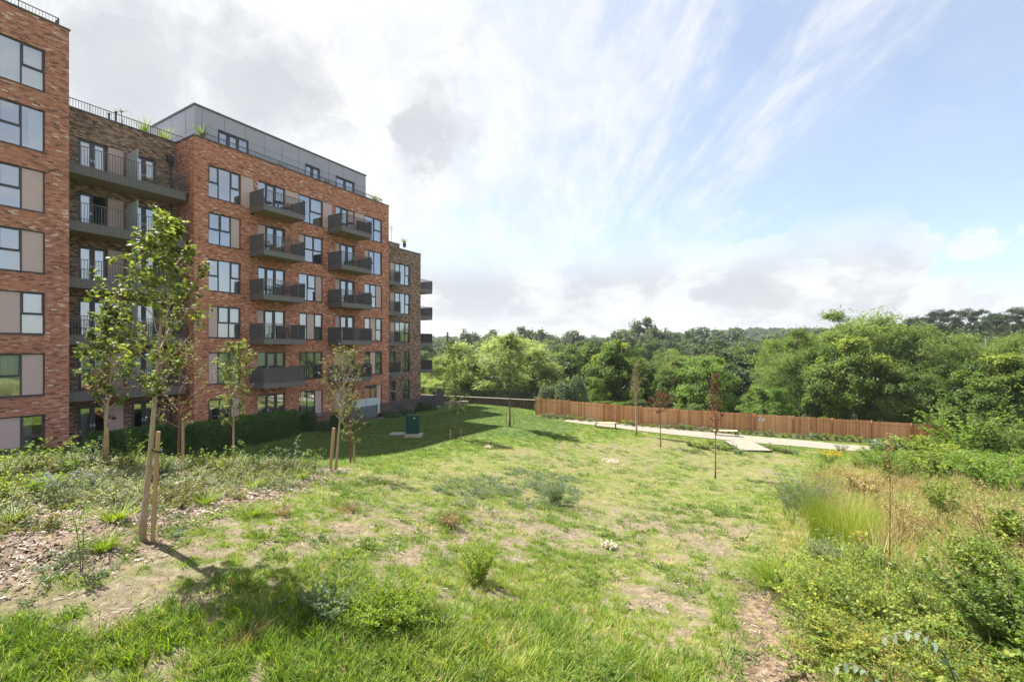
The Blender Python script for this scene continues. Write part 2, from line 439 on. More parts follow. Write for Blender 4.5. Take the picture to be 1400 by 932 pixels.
def fbm(x, y, s=0, o=4):
    r = 0; a = .5; t = 0
    for i in range(o):
        r = r + a * vnoise(x * 2 ** i + 17.3 * i, y * 2 ** i - 9.1 * i, s + i); t += a; a *= .55
    return r / t

def sstep(v, lo, hi):
    t = np.clip((v - lo) / (hi - lo), 0, 1); return t * t * (3 - 2 * t)

def P3(px, py, Y):
    return ((px - CX) / FPX * Y, Y, (HY - py) / FPX * Y + EYE)

_cp = [(94, 610, 23.5), (150, 618, 24.5), (285, 603, 29.3), (400, 591, 32), (534, 566, 42.9), (590, 556, 50), (640, 552, 52.7), (725, 560, 49.5),
       (733, 567, 47), (870, 580.5, 43.5), (960, 587, 43), (1060, 593.5, 42.5), (1200, 602, 42), (1277, 608, 42),
       (560, 617, 26.7), (686, 583, 36.4), (691, 561, 47.4), (620, 600, 30.5), (697, 583, 36), (500, 612, 28), (450, 620, 26), (300, 622, 26), (200, 626, 24),
       (200, 650, 11), (430, 634, 20.5), (0, 640, 9.5), (0, 800, 5.2), (0, 932, 4.1), (195, 737, 6.5), (350, 932, 4.3), (300, 700, 8.2), (330, 650, 12),
       (450, 643, 13), (560, 650, 15), (700, 932, 4.6), (600, 800, 6.2), (600, 720, 9.5), (700, 690, 13), (640, 640, 19), (760, 690, 14), (840, 750, 10),
       (780, 850, 6.5), (900, 932, 5), (1050, 932, 5.1), (1050, 830, 7), (1000, 760, 10), (1000, 690, 16), (977, 655, 24), (850, 650, 23), (903, 611, 33),
       (870, 596, 37), (780, 600, 34), (1100, 640, 27), (1180, 618, 34), (1200, 700, 15), (1300, 800, 8), (1400, 932, 4.8), (1400, 760, 9), (1400, 650, 22),
       (1300, 640, 26), (1400, 600, 38)]
_pts = [P3(*c) for c in _cp] + [(-10, 60, EYE - 8), (20, 60, EYE - 10.3), (60, 60, EYE - 11), (-40, 60, EYE - 6.6), (-50, 40, 0), (-30, 12, EYE - 4.6), (-45, 20, EYE - 5.6),
       (-22, 4, EYE - 3.2), (0, -12, EYE - 3.2), (22, -6, EYE - 3.8), (-22, -12, EYE - 3), (60, 20, EYE - 7.2), (52, -5, EYE - 5), (70, 45, EYE - 9.6), (-28, 48, 0), (-15, 30, -.02)]
_pts = np.array(_pts)

def _tps(r2): return .5 * r2 * np.log(r2 + 1e-9)
def _fit():
    P = _pts[:, :2]; n = len(P)
    d2 = ((P[:, None] - P[None]) ** 2).sum(-1)
    A = np.zeros((n + 3, n + 3)); A[:n, :n] = _tps(d2) + np.eye(n) * 1.5
    A[:n, n] = 1; A[:n, n + 1:] = P; A[n, :n] = 1; A[n + 1:, :n] = P.T
    b = np.zeros(n + 3); b[:n] = _pts[:, 2]
    return np.linalg.solve(A, b)
_W = _fit()

def near_h(x, y):
    xs = np.clip(x, -60, 75); ys = np.clip(y, -14, 70)
    z = np.full(xs.shape, _W[len(_pts)]) + _W[-2] * xs + _W[-1] * ys
    for i, p in enumerate(_pts):
        z = z + _W[i] * _tps((xs - p[0]) ** 2 + (ys - p[1]) ** 2)
    return z

_fr = np.array([0, 60, 90, 130, 200, 300, 450, 700, 1000, 1500, 3000]); _fz = np.array([-8, -9.5, -15, -19, -18, -14, -8, 3, 12, 4, -20.])
def far_h(x, y):
    r = np.hypot(x, y)
    z = np.interp(r, _fr, _fz)
    a = np.arctan2(x, y)
    z = z + sstep(a, .35, .85) * sstep(r, 70, 150) * (1 - sstep(r, 500, 900)) * 7.5      # rising ground to the right
    z = z + (fbm(x / 160, y / 160, 5, 3) - .5) * 12 * sstep(r, 100, 400)
    z = z + 15 * np.exp(-((a - .52) / .16) ** 2) * sstep(r, 450, 900) * (1 - sstep(r, 1300, 2000))
    return z + EYE

def H(x, y):
    x = np.atleast_1d(np.asarray(x, float)); y = np.atleast_1d(np.asarray(y, float))
    dx = np.maximum(np.maximum(-60 - x, x - 75), 0); dy = np.maximum(np.maximum(-14 - y, y - 52), 0)
    k = sstep(np.hypot(dx, dy), 2, 34)
    z = near_h(x, y) * (1 - k) + far_h(x, y) * k
    r = np.hypot(x, y)
    lumps = (fbm(x / 1.3, y / 1.3, 11, 4) - .5) * .16 + (fbm(x / .35, y / .35, 21, 3) - .5) * .05
    return z + lumps * (1 - sstep(r, 18, 34)) 

def hz(x, y): return float(H(x, y)[0])

def at(px, py):
    """the ground point seen at a pixel of the photograph"""
    Y = np.arange(3.0, 90, .05); x = (px - CX) / FPX * Y; z = (HY - py) / FPX * Y + EYE
    g = H(x, Y); below = np.nonzero(z <= g)[0]
    i = below[0] if len(below) else len(Y) - 1
    return Vector((x[i], Y[i], g[i]))

def poly_mask(pix, X, Y, soft, warp=.0, seed=0):
    """soft mask of a ground area whose outline was measured in the photograph"""
    P = np.array([[*(p if len(p) == 3 else at(*p))[:2]] for p in pix])
    if warp:
        X = X + (fbm(X / 1.1, Y / 1.1, 31 + seed) - .5) * warp; Y = Y + (fbm(X / 1.1, Y / 1.1, 47 + seed) - .5) * warp
    inside = np.zeros(X.shape, bool); dist = np.full(X.shape, 1e9)
    for i in range(len(P)):
        a = P[i]; b = P[(i + 1) % len(P)]
        c = ((a[1] > Y) != (b[1] > Y)) & (X < (b[0] - a[0]) * (Y - a[1]) / (b[1] - a[1] + 1e-12) + a[0]); inside ^= c
        e = b - a; t = np.clip(((X - a[0]) * e[0] + (Y - a[1]) * e[1]) / (e @ e + 1e-12), 0, 1)
        dist = np.minimum(dist, np.hypot(X - a[0] - t * e[0], Y - a[1] - t * e[1]))
    sd = np.where(inside, dist, -dist)
    return sstep(sd, -soft, soft)

MULCH = [(-60, 640), (60, 628), (200, 634), (330, 636), (470, 640), (420, 668), (330, 690), (270, 705), (230, 745), (150, 770), (40, 812), (-80, 840)]
TRAIL = [(1000, 790), (1050, 800), (1085, 850), (1125, 905), (1150, 960), (985, 960), (1010, 880)]
MEADOW = [(1200, 612), (1130, 640), (1085, 665), (1062, 700), (1052, 745), (1060, 795), (1095, 845), (1130, 900), (1150, 975), (1700, 975), (1900, 700), (1700, 605), (1300, 600)]
BARE1 = [(240, 700), (420, 690), (560, 692), (640, 715), (720, 700), (820, 735), (760, 765), (600, 775), (420, 775), (300, 800), (180, 830), (60, 850), (-40, 850), (40, 800), (150, 770), (220, 745)]
BARE2 = [(800, 700), (1000, 690), (1060, 720), (1050, 790), (1010, 800), (980, 900), (900, 860), (850, 800), (760, 760)]
DRY = [(440, 645), (620, 625), (800, 600), (900, 600), (1090, 620), (1110, 650), (1060, 690), (1040, 760), (900, 730), (700, 690), (500, 700), (400, 690)]
BARE3 = [(-60, 720), (120, 725), (230, 745), (330, 775), (340, 820), (200, 850), (60, 870), (-60, 860)]
LAWN = [(-200, 640), (300, 634), (420, 628), (560, 620), (640, 600), (740, 600), (800, 585), (700, 556), (560, 556), (300, 600), (-100, 620)]

def masks(X, Y):
    r = np.hypot(X, Y)
    near = (r < 90)
    out = {}
    def pm(n, poly, soft, warp, seed):
        v = np.zeros(X.shape); v[near] = poly_mask(poly, X[near], Y[near], soft, warp, seed); out[n] = v
    pm('mulch', MULCH, .45, 1.0, 1); pm('trail', TRAIL, .35, .7, 2); pm('meadow', MEADOW, .35, .8, 3)
    pm('bare', BARE1, .9, 1.6, 4); pm('bare2', BARE2, 1.0, 1.8, 5); pm('bare3', BARE3, .5, 1.0, 8); pm('dry', DRY, 1.8, 3.0, 6); pm('lawn', LAWN, 1.0, 1.0, 7)
    n1 = fbm(X / .55, Y / .55, 61, 4); n2 = fbm(X / 2.3, Y / 2.3, 71, 4); n3 = fbm(X / .19, Y / .19, 81, 3)
    out['n1'], out['n2'], out['n3'] = n1, n2, n3
    # sparse: how thin the grass stands (0 = closed sward, 1 = naked soil)
    base = .22 + .36 * out['bare'] + .20 * out['bare2'] + .38 * out['bare3'] + .08 * out['dry'] - .5 * out['lawn'] * (1 - out['bare'])
    sp = sstep((n1 * .34 + n2 * .12 + n3 * .54 - .5) * 2.3 + .5 + (base - .54), .30, .66) * (.78 + .22 * sstep(n1, .45, .6))
    out['sparse'] = np.clip(np.maximum(sp, .93 * out['trail'] * sstep(n3, .3, .5)), 0, 1)
    out['dryness'] = np.clip(.15 + .55 * out['dry'] * (.5 + n2) + .35 * out['bare2'] + .25 * out['bare'] - .35 * out['lawn'] + (n2 - .5) * .9, 0, 1)
    return out

def ground_material():
    m, t, p = new_mat('ground_soil_and_grass')
    A = lambda n: t.new('ShaderNodeAttribute', attribute_name=n).outputs['Fac']
    co = t.new('ShaderNodeTexCoord').outputs['Object']
    f1 = t.noise(co, 9, 6, .7); f2 = t.noise(co, 45, 4, .7); f3 = t.noise(co, .8, 5, .6); f4 = t.noise(co, 2.7, 6, .65)
    soil = t.ramp(t.m('ADD', t.m('MULTIPLY', f1.outputs[0], .6), t.m('MULTIPLY', f2.outputs[0], .4)), [(.34, (.065, .048, .032)), (.5, (.18, .14, .095)), (.64, (.30, .245, .175))])
    gr = t.ramp(t.m('ADD', t.m('MULTIPLY', f4.outputs[0], .5), t.m('MULTIPLY', f2.outputs[0], .5)), [(.38, (.040, .065, .010)), (.5, (.105, .155, .025)), (.62, (.20, .235, .06))])
    dr = t.ramp(t.m('ADD', t.m('MULTIPLY', f4.outputs[0], .5), t.m('MULTIPLY', f2.outputs[0], .5)), [(.38, (.055, .075, .018)), (.5, (.135, .15, .045)), (.62, (.25, .22, .11))])
    lw = t.ramp(t.m('ADD', t.m('MULTIPLY', f3.outputs[0], .4), t.m('MULTIPLY', f2.outputs[0], .6)), [(.35, (.045, .085, .014)), (.52, (.075, .125, .024)), (.7, (.11, .16, .04))])
    mu = t.ramp(f1.outputs[0], [(.3, (.07, .045, .032)), (.5, (.17, .12, .085)), (.68, (.29, .22, .165))])
    c = t.mix(A('dryness'), gr, dr)
    c = t.mix(A('lawn'), c, lw)
    c = t.mix(t.m('ADD', A('sparse'), t.m('MULTIPLY', t.m('SUBTRACT', t.noise(co, 16, 5, .7).outputs[0], .5), 2.4), clamp=True), c, soil)
    c = t.mix(A('mulch'), c, mu)
    tr = t.ramp(f1.outputs[0], [(.34, (.07, .047, .03)), (.5, (.18, .125, .08)), (.64, (.29, .215, .145))])
    c = t.mix(A('trail'), c, tr)
    me = t.ramp(f4.outputs[0], [(.35, (.09, .10, .03)), (.5, (.18, .15, .06)), (.65, (.28, .20, .10))])
    c = t.mix(A('meadow'), c, me)
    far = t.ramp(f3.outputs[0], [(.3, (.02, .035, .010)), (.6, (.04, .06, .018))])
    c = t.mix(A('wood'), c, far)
    t.link(c, p.inputs['Base Color']); p.inputs['Roughness'].default_value = .95; p.inputs['Specular IOR Level'].default_value = .15
    b = t.new('ShaderNodeBump'); b.inputs['Strength'].default_value = .8; b.inputs['Distance'].default_value = .03
    t.link(t.m('ADD', f1.outputs[0], t.m('MULTIPLY', f2.outputs[0], .5)), b.inputs['Height']); t.link(b.outputs[0], p.inputs['Normal'])
    return m

def build_ground():
    n = 720
    def axis(c, a, ext):
        b = math.asinh(ext / a); return c + a * np.sinh(b * np.linspace(-1, 1, n))
    xs = axis(0, 5.0, 3500); ys = axis(6, 5.0, 3500)
    X, Y = np.meshgrid(xs, ys, indexing='xy'); X = X.ravel(); Y = Y.ravel()
    Z = H(X, Y)
    mk = masks(X, Y)
    i = np.arange(n * n).reshape(n, n)
    F = np.stack([i[:-1, :-1], i[:-1, 1:], i[1:, 1:], i[1:, :-1]], -1).reshape(-1, 4)
    me = np_mesh('ground', np.stack([X, Y, Z], 1), F, ground_material(), smooth=True)
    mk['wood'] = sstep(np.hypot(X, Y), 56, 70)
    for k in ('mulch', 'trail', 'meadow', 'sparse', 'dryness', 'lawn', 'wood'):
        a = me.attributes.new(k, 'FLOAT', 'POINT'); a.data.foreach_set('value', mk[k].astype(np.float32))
    tag(link('ground', me), kind='structure')
build_ground()

# gravel path by the fence with its short spur
def strip_sheet(name, left, right, mat, lift, n=60, m=4, thick=0.0):
    """left and right edge polylines (x,y) -> draped sheet"""
    def res(P):
        P = np.array(P, float); d = np.r_[0, np.cumsum(np.hypot(*np.diff(P, axis=0).T))]
        s = np.linspace(0, d[-1], n); return np.stack([np.interp(s, d, P[:, 0]), np.interp(s, d, P[:, 1])], 1)
    L = res(left); R = res(right); V = []
    for j in range(m + 1):
        q = L + (R - L) * j / m; V.append(np.c_[q, H(q[:, 0], q[:, 1]) + lift])
    V = np.concatenate(V); i = np.arange(len(V)).reshape(m + 1, n)
    F = np.stack([i[:-1, :-1], i[:-1, 1:], i[1:, 1:], i[1:, :-1]], -1).reshape(-1, 4)
    return link(name, np_mesh(name, V, F, mat, smooth=True))
M['gravel'] = simple('pale_gravel', (.235, .21, .165), .95, 0, .14, 2.0, .5, 50)
_far = [at(*p)[:2] for p in ((776, 573.5), (830, 578), (900, 585.5), (1000, 594), (1100, 602.5), (1200, 611), (1330, 622))]
_nr = [at(*p)[:2] for p in ((770, 576.5), (830, 584), (900, 592.5), (1000, 603), (1100, 611.5), (1180, 618), (1330, 633))]
tag(strip_sheet('gravel_path', _nr, _far, M['gravel'], .05), kind='structure')

# ------------------------------------------------------------------ scatter of uncountable stuff by geometry nodes
HID = bpy.data.collections
def source_objs(name, meshes):
    c = bpy.data.collections.new(name + '_sources')
    for i, me in enumerate(meshes):
        o = bpy.data.objects.new('%s_source_%03d' % (name, i), me); c.objects.link(o)
    return c

def scatter(name, P, rz, scale, nsrc, coll, tint=None, tilt=.0, label=None, mat=None, rng=None):
    n = len(P); rng = rng or np.random.default_rng(len(P))
    me = bpy.data.meshes.new(name); me.vertices.add(n); me.vertices.foreach_set('co', np.asarray(P, np.float32).ravel())
    def attr(k, typ, v, f='value'):
        a = me.attributes.new(k, typ, 'POINT'); a.data.foreach_set(f, v)
    rot = np.zeros((n, 3), np.float32); rot[:, 2] = rz
    if tilt: rot[:, :2] = rng.normal(0, tilt, (n, 2))
    attr('irot', 'FLOAT_VECTOR', rot.ravel(), 'vector')
    attr('iscl', 'FLOAT', np.asarray(scale, np.float32))
    attr('iidx', 'INT', rng.integers(0, nsrc, n).astype(np.int32))
    attr('itint', 'FLOAT', np.asarray(tint if tint is not None else np.zeros(n), np.float32))
    o = bpy.data.objects.new(name, me); COL.objects.link(o)
    ng = bpy.data.node_groups.new(name, 'GeometryNodeTree')
    ng.interface.new_socket('Geometry', in_out='INPUT', socket_type='NodeSocketGeometry')
    ng.interface.new_socket('Geometry', in_out='OUTPUT', socket_type='NodeSocketGeometry')
    N = ng.nodes; L = ng.links
    gi = N.new('NodeGroupInput'); go = N.new('NodeGroupOutput'); ip = N.new('GeometryNodeInstanceOnPoints')
    ci = N.new('GeometryNodeCollectionInfo'); ci.inputs['Collection'].default_value = coll
    ci.inputs['Separate Children'].default_value = True; ci.inputs['Reset Children'].default_value = True
    def na(k, typ):
        q = N.new('GeometryNodeInputNamedAttribute'); q.data_type = typ; q.inputs['Name'].default_value = k; return q.outputs['Attribute']
    L.new(gi.outputs[0], ip.inputs['Points']); L.new(ci.outputs[0], ip.inputs['Instance'])
    ip.inputs['Pick Instance'].default_value = True
    L.new(na('iidx', 'INT'), ip.inputs['Instance Index'])
    e2r = N.new('FunctionNodeEulerToRotation'); L.new(na('irot', 'FLOAT_VECTOR'), e2r.inputs[0]); L.new(e2r.outputs[0], ip.inputs['Rotation'])
    L.new(na('iscl', 'FLOAT'), ip.inputs['Scale'])
    L.new(ip.outputs[0], go.inputs[0])
    md = o.modifiers.new('scatter', 'NODES'); md.node_group = ng
    tag(o, label, None, None, 'stuff')
    return o

# ------------------------------------------------------------------ foliage shapes
def unit(v): return v / (np.linalg.norm(v, axis=-1, keepdims=True) + 1e-9)

LEAF_OVAL = np.array([(0, 0), (.45, .30), (1.0, 0), (.45, -.30)])
LEAF_LONG = np.array([(0, 0), (.4, .13), (1.0, 0), (.4, -.13)])
LEAF_HEX = np.array([(0, 0), (.22, .26), (.62, .27), (1.0, 0), (.62, -.27), (.22, -.26)])
LEAF_MAPLE = np.array([(0, 0), (.12, .30), (.02, .52), (.36, .36), (.52, .58), (.62, .24), (1.0, 0), (.62, -.24), (.52, -.58), (.36, -.36), (.02, -.52), (.12, -.30)])

def leaves(P, D, N, size, shape=LEAF_OVAL, fold=.18):
    """P positions (n,3), D long axes, N normals, size (n,) -> V, F"""
    D = unit(D); S = unit(np.cross(N, D)); Nn = np.cross(D, S)
    k = len(shape); n = len(P)
    a = shape[:, 0][None, :, None]; b = shape[:, 1][None, :, None]
    sz = np.asarray(size)[:, None, None]
    V = P[:, None] + sz * (a * D[:, None] + b * S[:, None] + (np.abs(b) * fold * 2 - a * a * .18) * Nn[:, None])
    return V.reshape(-1, 3), np.arange(n * k).reshape(n, k)

def rand_dirs(rng, n):
    return unit(rng.normal(size=(n, 3)))

def blades(rng, n, R, h0, h1, w, lean=.5, curve=.5, seg=2):
    """a tuft: n curved blades spread over radius R"""
    a = rng.uniform(0, 2 * np.pi, n); r = R * np.sqrt(rng.uniform(0, 1, n))
    base = np.stack([r * np.cos(a), r * np.sin(a), np.full(n, -.01)], 1)
    b = a + rng.normal(0, .9, n); d = np.stack([np.cos(b), np.sin(b), np.zeros(n)], 1)
    h = rng.uniform(h0, h1, n); ln = np.abs(rng.normal(0, lean, n)) * h; cv = rng.uniform(.2, 1, n) * curve * h
    side = np.stack([-np.sin(b + rng.normal(0, .8, n)), np.cos(b), np.zeros(n)], 1)
    rows = []
    for s in range(seg + 1):
        t = s / seg; c = base + d * (ln * t + cv * t * t)[:, None]; c[:, 2] += h * t * (1 - .25 * t * curve)
        ww = w * (1 - t * .85)
        rows += [c - side * ww / 2, c + side * ww / 2]
    V = np.stack(rows, 1).reshape(-1, 3); k = 2 * (seg + 1)
    i = (np.arange(n) * k)[:, None]
    F = np.concatenate([i + np.array([[2 * s, 2 * s + 1, 2 * s + 3, 2 * s + 2]]) for s in range(seg)])
    tn = np.repeat(rng.uniform(0, 1, n), k)
    return V, F, tn

def stack_meshes(parts):
    V = []; F = []; T = []; off = 0
    for v, f, t in parts:
        V.append(v); F.append(np.asarray(f) + off); T.append(t); off += len(v)
    ks = sorted({f.shape[1] for f in F})
    return np.concatenate(V), [np.concatenate([f for f in F if f.shape[1] == k]) for k in ks], np.concatenate(T)

# ------------------------------------------------------------------ the block of flats, in its own frame:
# local x runs along the facades, away from the viewer; local y runs back from them
ANG = math.atan2(.8625, .506)
bld = empty('apartment_block', (0, 0, 0), ANG, 'long red and brown brick block of flats with dark balconies and grey top floor', 'building')
def b2w(u, v, z=0.0):
    return Vector((.506 * u - .8625 * v, .8625 * u + .506 * v, z))
def pu(px, v):
    """position along the facade (plane y = v) of an image column"""
    a = (px - CX) / FPX; Y = v / (-.8625 * a + .506); return (.506 * a + .8625) * Y

TOPS = [-3.25, -.22, 2.81, 5.84, 8.87, 11.9, 14.93]
TOPS = [t + EYE for t in TOPS]                    # window heads of each storey
WH = 2.08                                        # window height
V_MAIN, V_REC, V_PENT = 31.7, 34.0, 33.35
U_WING, U_MAIN, U_END, U_DARK = 8.72, 14.56, 31.1, 38.1
Z_ROOF, Z_WING, Z_LOW, Z_PENT = 13.43 + EYE, 16.46 + EYE, 10.4 + EYE, 16.15 + EYE
BASE = -1.5

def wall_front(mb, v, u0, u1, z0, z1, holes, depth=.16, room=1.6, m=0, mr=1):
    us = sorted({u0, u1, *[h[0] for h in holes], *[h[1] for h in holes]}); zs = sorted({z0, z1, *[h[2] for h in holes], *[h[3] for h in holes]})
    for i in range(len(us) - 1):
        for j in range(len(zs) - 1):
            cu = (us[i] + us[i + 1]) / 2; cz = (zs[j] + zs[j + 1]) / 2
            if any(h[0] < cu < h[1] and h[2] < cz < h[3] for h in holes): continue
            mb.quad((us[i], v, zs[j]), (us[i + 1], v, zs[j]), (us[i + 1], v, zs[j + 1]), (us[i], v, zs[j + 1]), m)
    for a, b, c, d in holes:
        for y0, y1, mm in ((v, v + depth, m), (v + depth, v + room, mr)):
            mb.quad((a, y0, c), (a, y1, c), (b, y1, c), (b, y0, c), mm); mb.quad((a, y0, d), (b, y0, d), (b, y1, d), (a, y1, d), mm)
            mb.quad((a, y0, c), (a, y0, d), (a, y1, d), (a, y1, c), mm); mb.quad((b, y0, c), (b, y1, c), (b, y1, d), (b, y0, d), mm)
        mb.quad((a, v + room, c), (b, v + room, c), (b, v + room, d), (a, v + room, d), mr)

rngW = random.Random(4)
def opening(kind, v, u0, u1, z0, z1, cols, label=None):
    """one window or glazed door: frame, panes, infill panel, curtains.  cols = [(share, type)]:
    T light with a transom, F full light, P infill panel; small letters mean a curtain or blind behind, D/d door leaf"""
    f = MB(); g = MB(); p = MB(); c = MB(); h = MB()
    y0, y1 = v + .09, v + .155
    t = .055
    a0, a1, c0, c1 = u0 + .003, u1 - .003, z0 + .003, z1 - .003
    f.box(a0, a0 + t, y0, y1, c0, c1); f.box(a1 - t, a1, y0, y1, c0, c1)
    f.box(a0 + t, a1 - t, y0, y1, c0, c0 + t); f.box(a0 + t, a1 - t, y0, y1, c1 - t, c1)
    f.box(u0 - .02, u1 + .02, v - .035, v + .088, z0 - .035, z0 + .012)          # projecting sill
    tot = sum(s for s, _ in cols); x = a0 + t; W = a1 - a0 - 2 * t
    for i, (s, k) in enumerate(cols):
        xa = x + (.0 if i == 0 else .03); x += W * s / tot; xb = x - (.0 if i == len(cols) - 1 else .03)
        if i: f.box(xa - .06, xa, y0, y1, c0 + t, c1 - t)
        K = k.upper(); zb, zt = c0 + t, c1 - t
        if K == 'P':
            p.box(xa, xb, y0 + .02, y0 + .05, zb, zt); continue
        if K == 'O':                                       # an open door: only dark behind
            continue
        if K == 'D':                                       # door leaf: wider rails
            r = .085; f.box(xa, xa + r, y0 - .01, y1 + .01, zb, zt); f.box(xb - r, xb, y0 - .01, y1 + .01, zb, zt)
            f.box(xa + r, xb - r, y0 - .01, y1 + .01, zb, zb + .16); f.box(xa + r, xb - r, y0 - .01, y1 + .01, zt - r, zt)
            g.quad((xa + r, y0 + .03, zb + .16), (xb - r, y0 + .03, zb + .16), (xb - r, y0 + .03, zt - r), (xa + r, y0 + .03, zt - r))
            hx = xb - .045 if i % 2 == 0 else xa + .045
            h.box(hx - .015, hx + .015, y0 - .05, y0 - .012, zb + .92, zb + 1.12); h.box(hx - .07, hx + .07, y0 - .075, y0 - .052, zb + 1.0, zb + 1.03)
        elif K == 'T':
            zm = zb + (zt - zb) * .47
            f.box(xa, xb, y0, y1, zm - .035, zm + .035)
            f.box(xa, xa + .045, y0 - .015, y1, zm + .035, zt); f.box(xb - .045, xb, y0 - .015, y1, zm + .035, zt)
            f.box(xa + .045, xb - .045, y0 - .015, y1, zt - .045, zt); f.box(xa + .045, xb - .045, y0 - .015, y1, zm + .035, zm + .08)
            ti = rngW.uniform(-.006, .006)
            g.quad((xa, y0 + .035, zb), (xb, y0 + .035, zb), (xb, y0 + .035, zm - .035), (xa, y0 + .035, zm - .035))
            g.quad((xa + .045, y0 + .01, zm + .08), (xb - .045, y0 + .01 + ti, zm + .08), (xb - .045, y0 + .01 + ti, zt - .045), (xa + .045, y0 + .01, zt - .045))
        else:
            g.quad((xa, y0 + .035, zb), (xb, y0 + .035, zb), (xb, y0 + .035, zt), (xa, y0 + .035, zt))
        if k.islower():
            n = max(6, int((xb - xa) / .05)); yy = v + .34; full = rngW.random() < .6
            e0, e1 = (xa - .06, xb + .06) if full else ((xa - .06, xa + (xb - xa) * rngW.uniform(.35, .7)) if rngW.random() < .5 else (xb - (xb - xa) * rngW.uniform(.35, .7), xb + .06))
            for q in range(n):
                q0 = e0 + (e1 - e0) * q / n; q1 = e0 + (e1 - e0) * (q + 1) / n; w0 = .03 * (q % 2); w1 = .03 * ((q + 1) % 2)
                c.quad((q0, yy + w0, z0 + .02), (q1, yy + w1, z0 + .02), (q1, yy + w1, z1 - .02), (q0, yy + w0, z1 - .02))
    o = f.build(kind, M['frame'], bld)
    if label: o['label'] = label
    if g.F: g.build('pane', M['glass'], o)
    if p.F: p.build('infill_panel', M['panel'], o)
    if c.F: c.build('curtain', M['curtain'] if rngW.random() < .75 else M['blind'], o)
    if h.F: h.build('handle', M['white_metal'], o)
    return o

def holes_of(lst): return [(a, b, c, d) for (_, a, b, c, d, _) in lst]

# --- the near wing on the left
wing = []
wcols = {5: None}
spec = {6: [(1, 't'), (1, 'f'), (1, 't')], 5: [(1, 'P'), (1, 'T'), (1, 'f')], 4: [(1, 'F'), (1, 'T'), (1, 'P')], 3: [(1, 'F'), (1, 'T'), (1, 'P')],
        2: [(1, 'T'), (1, 'P'), (1, 't')], 1: [(1, 'F'), (1, 'T'), (1, 'P')], 0: [(1, 'T'), (1, 'P'), (1, 't')]}
for s, cs in spec.items():
    if s < 2: cs = [(a_, b_ if b_ == 'P' else b_.lower()) for a_, b_ in cs]
    for (ua, ub) in ((5.42, 7.83), (.9, 3.3)):
        wing.append(('window', ua, ub, TOPS[s] - WH, TOPS[s], cs))
w = MB(); wall_front(w, V_MAIN, -4.0, U_WING, BASE, Z_WING, holes_of(wing))
w.quad((U_WING, V_MAIN, BASE), (U_WING, V_MAIN + 12, BASE), (U_WING, V_MAIN + 12, Z_WING), (U_WING, V_MAIN, Z_WING))
w.quad((-4.0, V_MAIN, BASE), (-4.0, V_MAIN, Z_WING), (-4.0, V_MAIN + 12, Z_WING), (-4.0, V_MAIN + 12, BASE))
w.quad((-4.0, V_MAIN + 12, BASE), (-4.0, V_MAIN + 12, Z_WING), (U_WING, V_MAIN + 12, Z_WING), (U_WING, V_MAIN + 12, BASE))
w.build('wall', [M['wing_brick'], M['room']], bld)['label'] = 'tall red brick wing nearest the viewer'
# --- the brown brick recess with long balconies
rec = []
for s in range(6):
    T = TOPS[s]; op = 'O' if s == 4 else 'd'
    rec.append(('balcony_door', 9.72, 11.02, T - 2.2, T, [(1, 'd'), (1, 'o' if s == 4 else ('d' if s % 2 else 'D'))]))
    rec.append(('infill', 11.06, 11.82, T - 2.2, T, [(1, 'P')]))
    rec.append(('balcony_door', 12.2, 13.46, T - 2.2, T, [(1, 'd'), (1, 'd' if s != 3 else 'D')]))
r = MB(); wall_front(r, V_REC, U_WING + .002, U_MAIN, BASE, Z_ROOF, holes_of(rec))
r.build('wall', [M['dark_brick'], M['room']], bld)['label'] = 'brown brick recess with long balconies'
# --- the main red facade
main = []
A0, A1 = pu(285, V_MAIN), pu(329.5, V_MAIN)
D0, D1 = pu(352.3, V_MAIN), pu(390, V_MAIN)
B0, B1 = pu(409, V_MAIN), pu(441.5, V_MAIN)
E0, E1 = pu(458.5, V_MAIN), pu(485, V_MAIN)
C0, C1 = pu(498.5, V_MAIN), pu(522.5, V_MAIN)
cA = {5: [(1, 'T'), (1.3, 'F'), (1, 't')], 4: [(1, 'T'), (1, 'T'), (.85, 'P')], 3: [(1, 'T'), (1.3, 'f'), (1, 't')], 2: [(.8, 'P'), (1, 't'), (1, 't')], 1: [(.8, 'P'), (1, 'T'), (1, 'T')], 0: [(1, 'T'), (1, 'F'), (.8, 'p')]}
cB = {5: [(.9, 'F'), (1, 't')], 4: [(.6, 'P'), (1, 'T'), (1, 'T')], 3: [(1, 'F'), (1, 't'), (.8, 'P')], 2: [(1, 'T'), (1, 'P'), (1, 't')], 1: [(1, 't'), (1, 'f'), (1, 't')], 0: [(1, 'F'), (1, 'F'), (.9, 'P')]}
cC = {5: [(1.2, 'F'), (1, 't')], 4: [(.7, 'P'), (.9, 'T'), (1.2, 'F')], 3: [(.9, 'f'), (1, 'T'), (.9, 'P')], 2: [(1, 't'), (1, 'P'), (1, 'T')], 1: [(1, 'T'), (1, 'P'), (1, 'T')], 0: [(1, 'f'), (1, 'f'), (.8, 'P')]}
cD = {5: [(1, 'F'), (1.2, 'd'), (1.2, 'T')], 4: [(1, 'P'), (1.2, 'D'), (1.2, 'd')], 3: [(1, 't'), (1.2, 'd'), (1.2, 't')], 2: [(.7, 'P'), (1.2, 'd'), (1.2, 't')], 1: [(1, 'F'), (1.2, 'D'), (1, 't')], 0: [(1, 'F'), (1.2, 'D'), (1, 'T')]}
cE = {5: [(1, 'T'), (1.2, 'd'), (1, 'P')], 4: [(.8, 'P'), (1.2, 'D'), (1.2, 'd')], 3: [(.8, 'P'), (1.2, 'd'), (1.2, 'd')], 2: [(.8, 'P'), (1.2, 'd'), (1.2, 'd')], 1: [(1, 'P'), (1.2, 'D'), (1.2, 'O')], 0: [(1, 'P'), (1.2, 'D'), (1, 'T')]}
